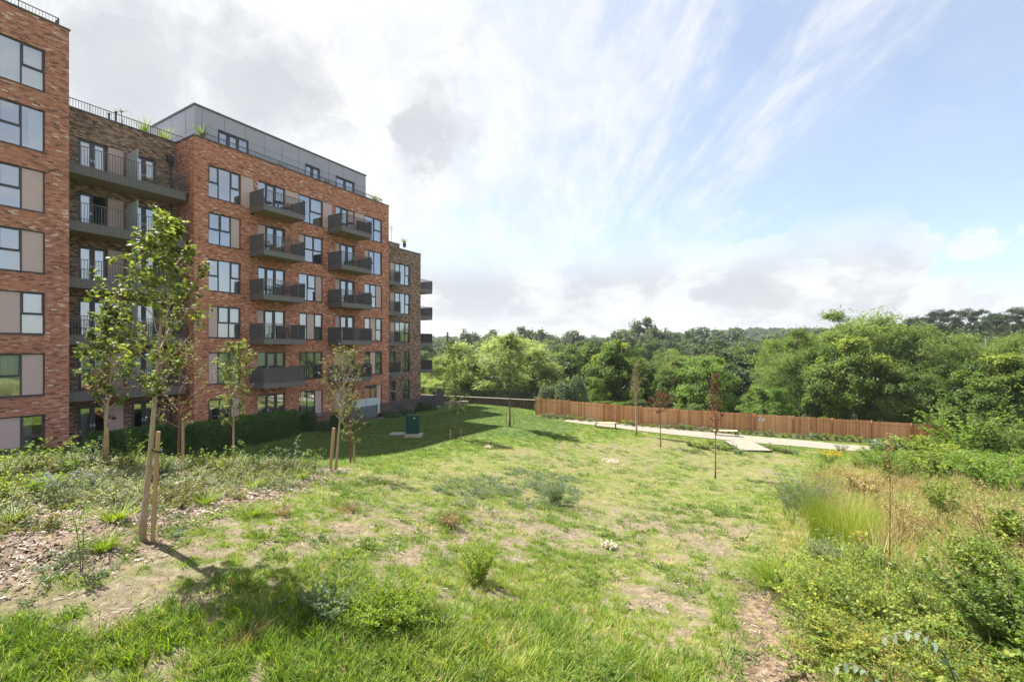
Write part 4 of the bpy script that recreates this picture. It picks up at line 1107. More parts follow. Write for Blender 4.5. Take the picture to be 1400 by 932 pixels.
# skyline trees one can tell apart
for a in [('dark', 885, 433, 230, 50, 'round dark tree standing highest on the skyline left of centre', 0), ('dark', 858, 446, 235, 40, 'small dark tree on the skyline left of the highest round one', 1), ('dark', 640, 450, 240, 32, 'dark rounded tree on the skyline right of the flats', 1),
          ('dark', 715, 446, 240, 40, 'wide dark tree on the skyline above the big willow', 0), ('dark', 915, 449, 230, 34, 'dark tree on the skyline right of the highest round one', 1), ('far', 985, 452, 260, 60, 'greyish green tree on the skyline behind the fresh green tree', 0),
          ('conifer', 590, 456, 250, 11, 'left one of two pointed conifers close to the far balconies', 0), ('conifer', 612, 452, 250, 12, 'right one of two pointed conifers close to the far balconies', 0), ('dark', 940, 453, 240, 30, 'dark tree on the skyline above the fence middle', 0)]:
    wood_tree(a[0], a[1], a[2], a[3], a[4], a[5], variant=a[6])
_ord = iter(('first', 'second', 'third', 'fourth', 'fifth', 'sixth', 'seventh'))
for px, top, w_ in [(1252, 431, 40), (1288, 421, 46), (1328, 420, 44), (1360, 426, 40), (1395, 418, 48), (1432, 424, 46), (1470, 420, 50)]:
    wood_tree('pine', px, top, 150 + rngT.uniform(-8, 8), w_, 'flat topped dark pine on the right hand ridge, %s from the left' % next(_ord), 'pines on the right hand ridge')
for px in range(1230, 1560, 26):
    wood_tree('dark', px, 441 + rngT.uniform(-3, 4), 156 + rngT.uniform(-5, 10), 44, 'dark tree filling in below the pines on the ridge', 'dark trees below the ridge pines')

# the far wood on the hills reads as one mass
def far_wood():
    rng = np.random.default_rng(5); P = []
    for Y0, Y1, n in ((320, 460, 900), (460, 700, 1500), (700, 1100, 1900)):
        y = rng.uniform(Y0, Y1, n); a = rng.uniform(-.62, .98, n); P.append(np.c_[np.tan(a) * y, y])
    P = np.concatenate(P); z = H(P[:, 0], P[:, 1]) - .5
    src = source_objs('far_wood', [KINDS['far'][0][1], KINDS['far'][1][1], KINDS['dark'][0][1]])
    scatter('far_wood', np.c_[P, z], rng.uniform(0, 6.28, len(P)), rng.uniform(.75, 1.35, len(P)), 3, src, rng.normal(0, .12, len(P)), label='woodland covering the distant hills')
far_wood()

# ------------------------------------------------------------------ young planted trees
def young_tree(label, base, height, lean=(0, 0), r0=.045, n_br=22, first=.36, crown_w=1.0, prof=.35, up=.9, twigs=5, per=7, size=.09, shape=LEAF_MAPLE, mat='lf_young', bark='bark_young', seed=0, clump=.5, bend=.02, tw_len=.3, name='young_tree', cat='tree', group=None, tint=(.5, .16), reach=1.0, twig_r=.16):
    rng = random.Random(seed); nr = np.random.default_rng(seed + 100)
    e = empty(name, base, 0, label, cat, group); mb = MB()
    n = 12; pts = []
    ph = rng.uniform(0, 6)
    for i in range(n + 1):
        t = i / n
        pts.append(Vector((lean[0] * t * (1 - .25 * t) + bend * height * math.sin(t * 5 + ph) * t * .5, lean[1] * t + bend * height * math.cos(t * 4 + ph) * t * .5, height * t - (.12 if i == 0 else 0))))
    rad = [r0 * (1.25 if i == 0 else 1.0) * (1 - .93 * (i / n) ** .9) + .003 for i in range(n + 1)]
    mb.tube(pts, rad, 10)
    LP, LD, LN, LT = [], [], [], []
    def trunk_at(t):
        f = t * n; i = min(n - 1, int(f)); return pts[i].lerp(pts[i + 1], f - i), rad[i] + (rad[i + 1] - rad[i]) * (f - i)
    def put_leaves(p, d, m, tb, sc=1.0):
        for _ in range(m):
            o = Vector((rng.gauss(0, 1), rng.gauss(0, 1), rng.gauss(0, .8))).normalized()
            LP.append(p + o * rng.uniform(.01, clump * size * 1.6)); dd = (o + d * .5 + Vector((0, 0, -.25))).normalized()
            LD.append(dd); nn = Vector((rng.gauss(0, .55), rng.gauss(0, .55), 1)).normalized(); LN.append(nn); LT.append(tb + rng.gauss(0, tint[1]))
    az = rng.uniform(0, 6)
    for b in range(n_br):
        t = first + (1 - first) * ((b + .5) / n_br) ** .95
        p, r = trunk_at(min(t, .985)); az += 2.4 + rng.uniform(-.4, .4)
        s = (t - first) / (1 - first)
        pr = (s / prof if s < prof else 1 - (s - prof) / (1 - prof) * .95)
        L = crown_w * (.35 + .65 * max(0, pr)) * rng.uniform(.75, 1.2)
        d = Vector((math.cos(az), math.sin(az), up * (.75 + .8 * s) + rng.uniform(-.15, .15))).normalized()
        bp = [p]; q = p.copy(); dd = d.copy(); m = 6
        for k in range(m):
            dd = (dd + Vector((rng.gauss(0, .09), rng.gauss(0, .09), .09 * up + rng.gauss(0, .06)))).normalized(); q = q + dd * L / m; bp.append(q.copy())
        br = max(.004, r * .45); mb.tube(bp, [br * (1 - .8 * k / m) + .0015 for k in range(m + 1)], 5, cap=False)
        tb = tint[0] + rng.gauss(0, .1)
        for k in range(twigs):
            f = rng.uniform(.25, 1.0); i = min(m - 1, int(f * m)); q = bp[i].lerp(bp[i + 1], f * m - i)
            td = ((bp[i + 1] - bp[i]).normalized() * .8 + Vector((rng.gauss(0, .6), rng.gauss(0, .6), rng.gauss(.25, .35)))).normalized()
            tl = L * tw_len * rng.uniform(.5, 1.3); q2 = q + td * tl * .5 + Vector((0, 0, .02)); q3 = q + td * tl
            mb.tube([q, q2, q3], [br * twig_r * 2 + .001, br * twig_r + .001, .001], 4, cap=False)
            if per:
                for g in (0.5, .78, 1.0): put_leaves(q.lerp(q3, g), td, max(1, int(per * rng.uniform(.5, 1.3))), tb)
        if per: put_leaves(bp[-1], dd, per, tb + .08); put_leaves(bp[-2], dd, max(1, per // 2), tb)
    if per:
        for g in (.86, .9, .94, .97, 1.0): put_leaves(trunk_at(g)[0], Vector((0, 0, 1)), per, tint[0] + .15)
    mb.build('trunk', M[bark], e, smooth=True)
    if per:
        LPa = np.array([list(v) for v in LP]); V, F = leaves(LPa, np.array([list(v) for v in LD]), np.array([list(v) for v in LN]), size * nr.uniform(.6, 1.25, len(LP)), shape)
        link('crown', np_mesh('crown', V, F, M[mat], tint=np.repeat(np.clip(LT, 0, 1), len(shape))), e)
    return e

def hgt(px, py, top):
    p = at(px, py); return p, (py - top) / FPX * p.y

def stake(px, py, top, lean=(0, 0), r=.035, label='', group=None, off=(0, 0), h=None):
    p = at(px, py) + Vector((*off, 0)); h = h or (py - top) / FPX * p.y
    e = empty('tree_stake', p, 0, label, 'stake', group)
    mb = MB(); mb.tube([(0, 0, -.15), (lean[0], lean[1], h)], [r, r * .96], 12); mb.build('post', M['stake'], e, smooth=False)
    return e, p, h

def tie(p, q, z, name='tree_tie', label=''):
    """black rubber strap between stake and trunk"""
    e = MB(); a = Vector((p.x, p.y, z)); b = Vector((q.x, q.y, z + .02)); d = (b - a); n = Vector((-d.y, d.x, 0)).normalized() * .05
    e.tube([a + n, b + n, b + d.normalized() * .07, b - n, a - n, a - d.normalized() * .06, a + n], [.012] * 7, 6)
    return tag(e.build(name, M['black']), label, 'tree tie')

# the tree in the left foreground
p, h = hgt(193, 737, 262)
t1 = young_tree('tall young tree with a leaning pale trunk and lobed bright leaves, nearest on the left', p, h * .88, lean=(.40, .15), r0=.043, n_br=38, first=.43, crown_w=1.05, prof=.26, up=.95, twigs=6, per=4, size=.068, seed=3, bend=.012, tint=(.60, .26), mat='lf_olive')
s1, sp, sh = stake(208, 742, 592, lean=(.05, .05), r=.031, label='thick round stake propping the tall leaning tree in the left foreground')
tie(Vector((sp.x + .06, sp.y + .04, 0)), Vector((p.x + .17, p.y + .06, 0)), p.z + 1.28, label='black strap holding the tall leaning tree to its stake')
# smaller tree behind it on the left
p, h = hgt(141, 640, 425)
young_tree('young leafy tree behind the tall one, left of the hedge', p, h, lean=(.12, .2), r0=.036, n_br=34, first=.36, crown_w=1.05, prof=.3, up=1.0, twigs=6, per=7, size=.065, seed=5, tint=(.5, .22), mat='lf_olive')
young_tree('slim leaning stem beside the young leafy tree left of the hedge', p + Vector((-.15, .3, 0)), h * .55, lean=(-.4, .2), r0=.035, n_br=12, first=.45, crown_w=.6, twigs=4, per=4, size=.07, seed=6, mat='lf_red')
stake(144, 640, 583, r=.045, label='short stake beside the young leafy tree left of the hedge', off=(.12, -.1))
# sparse brownish tree in front of the hedge
p, h = hgt(243, 640, 480)
young_tree('nearly leafless young tree with fine twigs before the hedge', p, h, lean=(.05, .1), r0=.03, n_br=26, first=.30, crown_w=1.25, prof=.35, up=.6, twigs=8, per=2, size=.055, seed=8, mat='lf_sparse', tint=(.6, .25), bark='bark_red')
stake(247, 640, 572, r=.04, label='stake of the nearly leafless tree before the hedge', off=(.1, -.05))
p, h = hgt(319, 640, 478)
young_tree('small pale leaved tree in front of the dark hedge', p, h, lean=(.0, .1), r0=.032, n_br=24, first=.34, crown_w=.95, prof=.4, up=.8, twigs=6, per=5, size=.06, seed=9, mat='lf_olive', tint=(.66, .24))
# pair on the crest
p, h = hgt(459, 642, 492)
young_tree('bare twiggy young tree with pinkish stem leaning to its stake on the crest', p, h, lean=(.30, .1), r0=.036, n_br=30, first=.42, crown_w=1.15, prof=.4, up=.9, twigs=10, per=1, size=.055, seed=12, mat='lf_sparse', tint=(.6, .2), bark='bark_young')
s2 = stake(451, 643, 585, lean=(.12, 0), r=.045, label='stake leaning towards the bare twiggy tree on the crest')
p, h = hgt(479, 634, 545)
young_tree('short thin leaved tree right of the bare twiggy one', p, h, lean=(.0, .1), r0=.035, n_br=22, first=.25, crown_w=.8, prof=.4, up=.6, twigs=7, per=3, size=.06, seed=13, mat='lf_sparse', tint=(.45, .2), bark='bark_red')
stake(483, 634, 600, r=.04, label='right hand stake on the crest beside the short thin leaved tree', off=(0, .1))
# lawn trees
p, h = hgt(623, 600, 478)
young_tree('slender dark stemmed tree on the lawn near the green cabinet', p, h, r0=.06, n_br=36, first=.26, crown_w=1.45, prof=.3, up=.8, twigs=7, per=4, size=.12, shape=LEAF_OVAL, seed=14, mat='lf_olive', tint=(.6, .18), bark='bark_dark')
for o in ((-.35, 0), (.35, .1)): stake(623, 601, 585, r=.03, label='low stake at the foot of the lawn tree near the cabinet', group='low stakes of the cabinet lawn tree', off=o, h=.65)
p, h = hgt(697, 583, 466)
young_tree('young round headed tree on the lawn in front of the big willow', p, h, r0=.075, n_br=46, first=.42, crown_w=1.9, prof=.42, up=.75, twigs=8, per=6, size=.15, shape=LEAF_OVAL, seed=15, mat='lf_willow', tint=(.25, .2), bark='bark_dark')
for o in ((-.28, 0), (.3, .1)): stake(697, 583, 565, r=.04, label='short stake of the round headed lawn tree', group='short stakes of the round headed lawn tree', off=o, h=1.15)
p, h = hgt(870, 595, 505)
young_tree('narrow upright tree with many pale bare twigs near the first bench', p, h, r0=.085, n_br=44, first=.40, crown_w=1.6, prof=.2, up=2.4, twigs=8, per=1, size=.07, seed=16, mat='lf_sparse', tint=(.6, .2), bark='bark_young', tw_len=.4)
p, h = hgt(903, 611, 541)
young_tree('small dark twiggy tree between the two benches', p, h, r0=.045, n_br=20, first=.62, crown_w=1.1, prof=.3, up=.5, twigs=8, per=3, size=.09, shape=LEAF_OVAL, seed=17, mat='lf_red', tint=(.4, .2), bark='bark_red')
p, h = hgt(978, 654, 516)
young_tree('tall thin tree with sparse dark red leaves in front of the second bench', p, h, lean=(.02, 0), r0=.038, n_br=30, first=.45, crown_w=.75, prof=.3, up=1.1, twigs=5, per=3, size=.085, shape=LEAF_OVAL, seed=18, mat='lf_red', tint=(.5, .2), bark='bark_red', bend=.006)

# ------------------------------------------------------------------ fence, wall, railings, benches, cabinet
def ground_line(pix, n):
    P = [Vector(P3(*q)) for q in pix]; P = np.array([[p.x, p.y] for p in P]); d = np.r_[0, np.cumsum(np.hypot(*np.diff(P, axis=0).T))]
    s = np.linspace(0, d[-1], n); return np.stack([np.interp(s, d, P[:, 0]), np.interp(s, d, P[:, 1])], 1), d[-1]
FENCE = [(733, 567, 47), (870, 580.5, 43.5), (960, 587, 43), (1060, 593.5, 42.5), (1200, 602, 42), (1330, 611, 41.5)]
def wooden_fence():
    _, L = ground_line(FENCE, 2); e = empty('wooden_fence', (*P3(*FENCE[0])[:2], 0), 0, 'long orange-brown close boarded timber fence running along the gravel path', 'fence')
    ex, ey = e.location.x, e.location.y
    nb = int(L / .145); P, _ = ground_line(FENCE, nb + 1); Z = H(P[:, 0], P[:, 1])
    Zs = np.convolve(np.pad(Z, 20, mode='edge'), np.ones(41) / 41, 'valid')
    rng = np.random.default_rng(3); V = []; T = []; F = []; n = 0
    bay = 24
    for i in range(nb):
        a = P[i]; b = P[i + 1]; d = (b - a) / np.hypot(*(b - a)); nn = np.array([d[1], -d[0]])     # towards the viewer
        j = i // bay; zt = (Zs[min(nb, j * bay)] + Zs[min(nb, (j + 1) * bay)]) / 2 * .35 + Zs[i] * .65 + 1.78
        z0 = Z[i] - .1; th = .012 + .012 * (i % 2); tt = np.clip(.5 + rng.normal(0, .2) + .25 * math.sin(j * 2.3), 0, 1)
        q = [a - nn * .0, b + d * .012, b + d * .012 + nn * th, a + nn * (th + .01)]
        zt += rng.normal(0, .006)
        for z in (z0, zt):
            for c in q: V.append((c[0] - ex, c[1] - ey, z))
        F += [(n, n + 1, n + 5, n + 4), (n + 1, n + 2, n + 6, n + 5), (n + 2, n + 3, n + 7, n + 6), (n + 3, n, n + 4, n + 7), (n + 4, n + 5, n + 6, n + 7)]
        T += [tt] * 8; n += 8
    link('boards', np_mesh('boards', V, np.array(F), M['fence'], tint=T), e)
    for j in range(0, nb + 1, bay):
        p = P[j]; k = min(j + 1, nb); d = (P[k] - P[k - 1]) / np.hypot(*(P[k] - P[k - 1])); nn = np.array([d[1], -d[0]])
        mb = MB(); c = p - np.array([ex, ey]) + nn * .075
        mb.bar((*c, Z[j] - .3), (*c, Zs[j] + 1.86), .10, .10, up=(nn[0], nn[1], 0)); o = mb.build('post', M['fence'], e)
    mb = MB()
    for j in range(0, nb - bay, bay):
        for hh in (.35, 1.5):
            a = P[j] - np.array([ex, ey]); b = P[min(nb, j + bay)] - np.array([ex, ey]); mb.bar((*a, Zs[j] + hh), (*b, Zs[min(nb, j + bay)] + hh), .05, .08)
    mb.build('rail', M['fence'], e)
    return P, Zs
FP, FZ = wooden_fence()
# sign on the fence
j = int(np.argmin(np.abs((FP[:, 0] / FP[:, 1]) * FPX + CX - 1041)))
sg = empty('sign', (FP[j][0], FP[j][1] - .06, FZ[j] + 1.33), .02, 'small white notice fixed to the fence right of the second bench', 'sign')
mb = MB(); mb.box(-.27, .27, -.012, 0, -.14, .14); mb.build('board', M['sign'], sg)
mb = MB(); mb.box(-.20, .20, -.016, -.0125, .05, .085); mb.box(-.17, .17, -.016, -.0125, -.01, .012); mb.box(-.20, .12, -.016, -.0125, -.07, -.05); mb.build('lettering', M['dark_metal'], sg)

# planting at the foot of the fence
def np_plant(kind, seed, **k):
    """returns list of (name, mesh) for a small plant"""
    rng = np.random.default_rng(seed)
    if kind == 'clump':          # arching blades from one point
        V, F, T = blades(rng, k['n'], k.get('R', .05), k['h'] * .6, k['h'] * 1.1, k['w'], k.get('lean', .55), k.get('curve', 1.0), 4)
        return [('blades', np_mesh('blades', V, F, M[k['mat']], tint=np.clip(T * .7 + .15, 0, 1)))]
    if kind == 'stems':          # upright or spreading leafy stems
        mb = MB(); P, D, N, T = [], [], [], []
        for s in range(k['n']):
            a = rng.uniform(0, 6.28); r = rng.uniform(0, k.get('R', .1)); base = np.array([r * math.cos(a), r * math.sin(a), -.03])
            b = a + rng.normal(0, .7); sp = k.get('spread', .4) * rng.uniform(.3, 1.3); h = k['h'] * rng.uniform(.6, 1.08)
            pts = [base + np.array([math.cos(b) * sp * t * h * (1 + t * .5), math.sin(b) * sp * t * h * (1 + t * .5), h * t * (1 - k.get('arch', .15) * t * t)]) + rng.normal(0, .012 * h, 3) * (t > 0) for t in np.linspace(0, 1, 6)]
            mb.tube(pts, list(np.linspace(k.get('sr', .005), .0015, 6)), 4, cap=False)
            tb = rng.normal(.45, .12)
            for q in range(k['per']):
                t = rng.uniform(k.get('t0', .15), 1.0); i = min(4, int(t * 5)); p = pts[i] + (pts[i + 1] - pts[i]) * (t * 5 - i)
                o = rand_dirs(rng, 1)[0]; o[2] = abs(o[2]) * .6; P.append(p + o * k['size'] * .4); D.append(o + np.array([0, 0, k.get('lup', .25)])); N.append(rand_dirs(rng, 1)[0] * .6 + np.array([0, 0, 1])); T.append(tb + rng.normal(0, .12))
        V, F = leaves(np.array(P), np.array(D), np.array(N), k['size'] * rng.uniform(.6, 1.3, len(P)), k.get('shape', LEAF_OVAL))
        out = [('stems', mb.mesh('stems', M[k.get('smat', 'greenstem')], True)), ('foliage', np_mesh('foliage', V, F, M[k['mat']], tint=np.repeat(np.clip(T, 0, 1), len(k.get('shape', LEAF_OVAL)))))]
        if k.get('flower'):
            n = k.get('nf', 40); idx = rng.integers(0, len(P), n * 3); Pa = np.array(P)[idx]; Pa = Pa[np.argsort(-Pa[:, 2])][:n] + rng.normal(0, .02, (n, 3)) + np.array([0, 0, k['size'] * .5])
            Pa = np.repeat(Pa, 5, 0) + rng.normal(0, k.get('fs', .02) * .6, (n * 5, 3))
            V, F = leaves(Pa, rand_dirs(rng, n * 5), rand_dirs(rng, n * 5) + np.array([0, 0, .8]), np.full(n * 5, k.get('fs', .02)), LEAF_HEX)
            out.append(('flowers', np_mesh('flowers', V, F, M[k['flower']], tint=np.repeat(rng.uniform(.2, .9, n * 5), 6))))
        return out
    if kind == 'dome':
        n = k['n']; d = rand_dirs(rng, n); d[:, 2] = np.abs(d[:, 2]) * 1.0 - .08; R = np.array([k['rx'], k.get('ry', k['rx']), k['h']])
        lump = 1 + .16 * (fbm(d[:, 0] * 2.5 + 9, d[:, 1] * 2.5 + d[:, 2] * 2, seed) - .5) * 2 * k.get('rough', 1)
        P = d * R * (lump * rng.uniform(.82, 1.04, n) ** 1)[:, None]; P[:, 2] = np.maximum(P[:, 2], .0)
        V, F = leaves(P, rand_dirs(rng, n) + d * .8 + np.array([0, 0, .3]), d + rand_dirs(rng, n) * .8, k['size'] * rng.uniform(.6, 1.3, n), k.get('shape', LEAF_OVAL))
        T = np.clip(rng.normal(.42, .15, n) + .6 * (lump - 1), 0, 1)
        mb = MB()
        for s in range(7):
            e = rand_dirs(rng, 1)[0]; e[2] = abs(e[2]) + .4; e = e / np.linalg.norm(e) * R * .8; mb.tube([(0, 0, -.05), tuple(e * .5 + np.array([0, 0, -.03])), tuple(e)], [.014, .009, .003], 5, cap=False)
        return [('stems', mb.mesh('stems', M['twig'], True)), ('foliage', np_mesh('foliage', V, F, M[k['mat']], tint=np.repeat(T, len(k.get('shape', LEAF_OVAL)))))]

def plant(name, pos, parts, label, cat, group=None, rz=None, s=1.0):
    e = empty(name, pos, rngT.uniform(0, 6.28) if rz is None else rz, label, cat, group)
    e.scale = (s, s, s) if not isinstance(s, tuple) else s
    for nm, me in parts: link(nm, me, e)
    return e

_fpl = [np_plant('stems', 300 + i, n=14, h=.55, per=16, size=.11, mat=m_, spread=.5, R=.15) for i, m_ in enumerate(('lf_bramble', 'lf_green', 'lf_sage'))]
px = 742
while px < 1240:
    yb = float(np.interp(px, [733, 870, 1060, 1277], [569.5, 583, 597, 611.5])); q = at(px, yb)
    plant('border_plant', q, _fpl[rngT.randrange(3)], 'knee high green plant in the bed at the foot of the wooden fence', 'plant', 'border plants along the wooden fence', s=rngT.uniform(.6, 1.3))
    px += rngT.uniform(8, 15)
# soil strip under them
_l = [tuple(at(p, y + 2.2)[:2]) for p, y in ((735, 568), (870, 581.5), (1060, 595), (1200, 604), (1320, 612))]; _r = [tuple(FP[int(len(FP) * k)] + np.array([0, -.02])) for k in (0, .25, .5, .75, .999)]
M['bedsoil'] = simple('planting_bed_soil', (.10, .08, .055), .95, 0, .35, 3, .8, 30)
tag(strip_sheet('planting_bed_soil', _l, _r, M['bedsoil'], .03), kind='structure')

# benches
def bench(px, py, rz, label):
    p = at(px, py); e = empty('bench', p, rz, label, 'bench')
    for k in range(4):
        mb = MB(); y = -.21 + k * .14; mb.box(-1.0, 1.0, y - .062, y + .062, .43, .49); mb.build('seat_slat', M['bench'], e)
    for x in (-.86, .86):
        mb = MB(); mb.box(x - .03, x + .03, -.26, -.2, -.05, .385); mb.box(x - .03, x + .03, .2, .26, -.05, .385); mb.box(x - .03, x + .03, -.26, .26, .385, .428); mb.box(x - .03, x + .03, -.32, -.262, .385, .66); mb.build('leg', M['dark_metal'], e)
        mb = MB(); mb.box(x - .035, x + .035, -.32, .22, .662, .70); mb.build('armrest', M['dark_metal'], e)
bench(828, 585, -.12, 'backless timber slat bench on dark legs, the left one by the gravel path')
bench(993, 596, -.12, 'timber slat bench on dark legs further right, close to the white sign')

# raised timber end of the path spur
def spur():
    p = at(1026, 614); e = empty('path_platform', p, -.10, 'pale boarded landing with a dark edge jutting from the gravel path into the grass', 'platform')
    mb = MB(); mb.box(-1.05, 1.05, -1.0, 2.3, .10, .15); mb.build('deck', M['gravel'], e)
    mb = MB(); mb.box(-1.07, 1.07, -1.04, -1.002, -.25, .15); mb.box(-1.09, -1.052, -1.0, 2.3, -.25, .15); mb.box(1.052, 1.09, -1.0, 2.3, -.25, .15); mb.build('edging', M['dark_metal'], e)
spur()

# green cabinet with plinth
p = at(564.5, 597); cb = empty('utility_cabinet', (p.x, p.y, p.z), ANG - math.radians(62), 'dark green metal utility cabinet standing on a concrete plinth on the lawn', 'cabinet')
Yc = p.y; wc = 17 / FPX * Yc
mb = MB(); mb.box(-wc / 2, wc / 2, -.22, .22, .24, 1.45); mb.box(-wc / 2 - .025, wc / 2 + .025, -.25, .25, 1.452, 1.50)
for k in range(6):
    x = -wc / 2 + wc * (k + .5) / 6; mb.box(x - .006, x + .006, -.226, -.221, .3, 1.4)
body = mb.build('body', M['cabinet'], cb)
mb = MB(); mb.box(-.01, .01, -.232, -.2215, .27, 1.43); mb.build('door_gap', M['black'], cb)
mb = MB(); mb.box(.05, .09, -.245, -.2215, .85, .97); mb.build('lock', M['dark_metal'], cb)
mb = MB(); mb.box(.10, .20, -.224, -.2205, 1.28, 1.36); mb.build('plate', M['sign'], cb)
mb = MB(); mb.box(-wc / 2 - .10, wc / 2 + .22, -.34, .34, -.25, .235); mb.build('plinth', M['concrete'], cb)
q = at(543, 594); mb = MB(); mb.box(-.5, .5, -.42, .42, -.05, .10); tag(mb.build('concrete_slab', M['slab'], loc=q), 'flat pale concrete slab in the grass left of the green cabinet', 'slab')
q = at(524, 656)

# garden wall with railing at the far left of the lawn
def low_wall():
    A = [(572, 548, 55), (640, 552, 52.7), (690, 556.5, 51), (736, 561, 49.6)]
    P, L = ground_line(A, 40); Z = H(P[:, 0], P[:, 1]); e = empty('garden_wall', (0, 0, 0), 0, 'low dark brick wall with pale coping at the back of the lawn', 'wall')
    mb = MB(); cp_ = MB()
    zt = np.interp(np.linspace(0, 1, 40), [0, 1], [EYE - 5.55, EYE - 5.62])
    for i in range(39):
        a, b = P[i], P[i + 1]
        mb.bar((*a, (Z[i] - .5 + zt[i]) / 2), (*b, (Z[i + 1] - .5 + zt[i + 1]) / 2), .32, zt[i] - Z[i] + .5)
        cp_.bar((*a, zt[i] + .04), (*b, zt[i + 1] + .04), .40, .07)
    mb.build('brickwork', M['stone_dark'], e); cp_.build('coping', M['coping_stone'], e)
    f = empty('boundary_railing', (0, 0, 0), 0, 'dark metal railing standing along the far garden wall', 'railing'); r = MB()
    P2 = P + np.array([0, .5]); 
    for i in range(0, 39): railing(r, tuple(P2[i]), tuple(P2[i + 1]), zt[i] + .0, zt[i] + .85, .12, .045, .03, .06)
    r.build('bars', M['dark_metal'], f)
    q = MB()
    for i in range(0, 40, 4): q.bar((*P2[i], Z[i] - .3), (*P2[i], zt[i] + .86), .07, .07)
    q.build('posts', M['dark_metal'], f)
low_wall()
# pale step of wall beside the far block
mb = MB(); a = P3(598, 551, 50); b = P3(640, 546, 51); mb.bar((a[0], a[1], a[2] - .2), (b[0], b[1], a[2] - .2), .4, .7); tag(mb.build('planter_wall', M['coping_stone']), 'short pale wall beside the round shrubs at the corner of the flats', 'wall')

# patio railings in front of the ground floor (world positions through the building frame)
def patio():
    zg = EYE - 5.95
    e = empty('patio_railing', (0, 0, 0), ANG, 'dark mesh patio railing along the ground floor of the flats', 'railing')
    r = MB(); segs = [((15.2, 29.9), (20.0, 29.9)), ((20.0, 29.9), (28.0, 29.9)), ((28.0, 30.4), (38.6, 31.2)), ((38.6, 31.2), (41.5, 34.8))]
    for p_, q_ in segs: railing(r, p_, q_, zg + .0, zg + 1.15, .07, .02, .03, .05)
    r.build('bars', M['metal'], e)
    r = MB()
    for p_, q_ in segs:
        for k in range(5):
            x = p_[0] + (q_[0] - p_[0]) * k / 4; y = p_[1] + (q_[1] - p_[1]) * k / 4 + .05; r.box(x - .03, x + .03, y - .03, y + .03, zg - .4, zg + 1.2)
    r.build('posts', M['dark_metal'], e)
    for i, (a_, b_) in enumerate(((pu(483, 30.1), pu(500.5, 30.1)), (pu(501.5, 30.1), pu(520, 30.1)))):
        q = MB(); q.box(a_, b_, 30.15, 30.18, zg + .1, zg + 1.75); q.box(a_ - .03, a_ - .002, 30.14, 30.19, zg, zg + 1.78)
        o = q.build('patio_screen', M['frosted'], None); o.rotation_euler = (0, 0, ANG); tag(o, ['pale frosted patio screen, the left one of the pair by the ground floor railing', 'pale frosted patio screen, the right one of the pair by the ground floor railing'][i], 'screen')
patio()
# paving strip between railing and facade
mb = MB(); mb.box(U_WING, 31.0, 29.95, 31.69, -.6, .05); mb.box(31.002, 38.3, 31.3, 33.99, -.8, -.12); o = mb.build('patio_paving', M['slab']); o.rotation_euler = (0, 0, ANG); tag(o, kind='structure')

# hedges
def hedge(u0, u1, v0, v1, h, label, seed, mat='lf_hedge', n=17000, size=.10):
    rng = np.random.default_rng(seed); a = b2w((u0 + u1) / 2, (v0 + v1) / 2); L = (u1 - u0) / 2; W = (v1 - v0) / 2
    g = min(hz(*b2w(u0, v0)[:2]), hz(*b2w(u1, v0)[:2])) - .05
    e = empty('hedge', (a.x, a.y, g), ANG, label, 'hedge')
    # rounded box
    face = rng.choice(3, n, p=[.55, .35, .10]); x = rng.uniform(-L, L, n); y = rng.uniform(-W, W, n); z = rng.uniform(.02, h, n)
    P = np.stack([x, y, z], 1)
    P[face == 0, 1] = -W; P[face == 1, 2] = h; P[face == 2, 0] = np.where(rng.random((face == 2).sum()) < .5, -L, L)
    # bulge
    k = fbm(P[:, 0] * 1.1 + 40, P[:, 2] * 1.3 + P[:, 1], seed, 3) - .5; P[:, 1] -= k * .28; P[:, 2] += (fbm(P[:, 0] * 1.2, P[:, 1] * 2 + 7, seed + 3, 3) - .5) * .22 * (P[:, 2] / h)
    r = .22; ex = np.maximum(0, np.abs(P[:, 1]) - (W - r)); ez = np.maximum(0, P[:, 2] - (h - r)); P[:, 2] -= np.where(ex > 0, ex * .5, 0); P[:, 1] -= np.sign(P[:, 1]) * ez * .3
    N = np.stack([np.where(face == 2, np.sign(P[:, 0]), 0), np.where(face == 0, -1., 0), np.where(face == 1, 1., .25)], 1); P += rng.normal(0, .035, (n, 3))
    V, F = leaves(P, rand_dirs(rng, n) + np.array([0, 0, .3]), unit(N) + rand_dirs(rng, n) * .9, size * rng.uniform(.6, 1.3, n), LEAF_OVAL)
    link('foliage', np_mesh('foliage', V, F, M[mat], tint=np.repeat(np.clip(rng.normal(.4, .16, n) + k * .4, 0, 1), 4)), e)
    mb = MB(); mb.box(-L + .15, L - .15, -W + .15, W - .05, -.1, h - .2); mb.build('inner_core', M['bark_dark'], e)  # solid dark box core inside the leaf shell
hedge(8.9, pu(255, 30.0), 28.9, 30.3, 1.75, 'clipped dark green hedge under the long balconies', 1)
hedge(pu(262, 29.3), pu(402, 29.3), 28.6, 29.9, 1.75, 'clipped dark green hedge before the main front, right of the long balconies', 2)

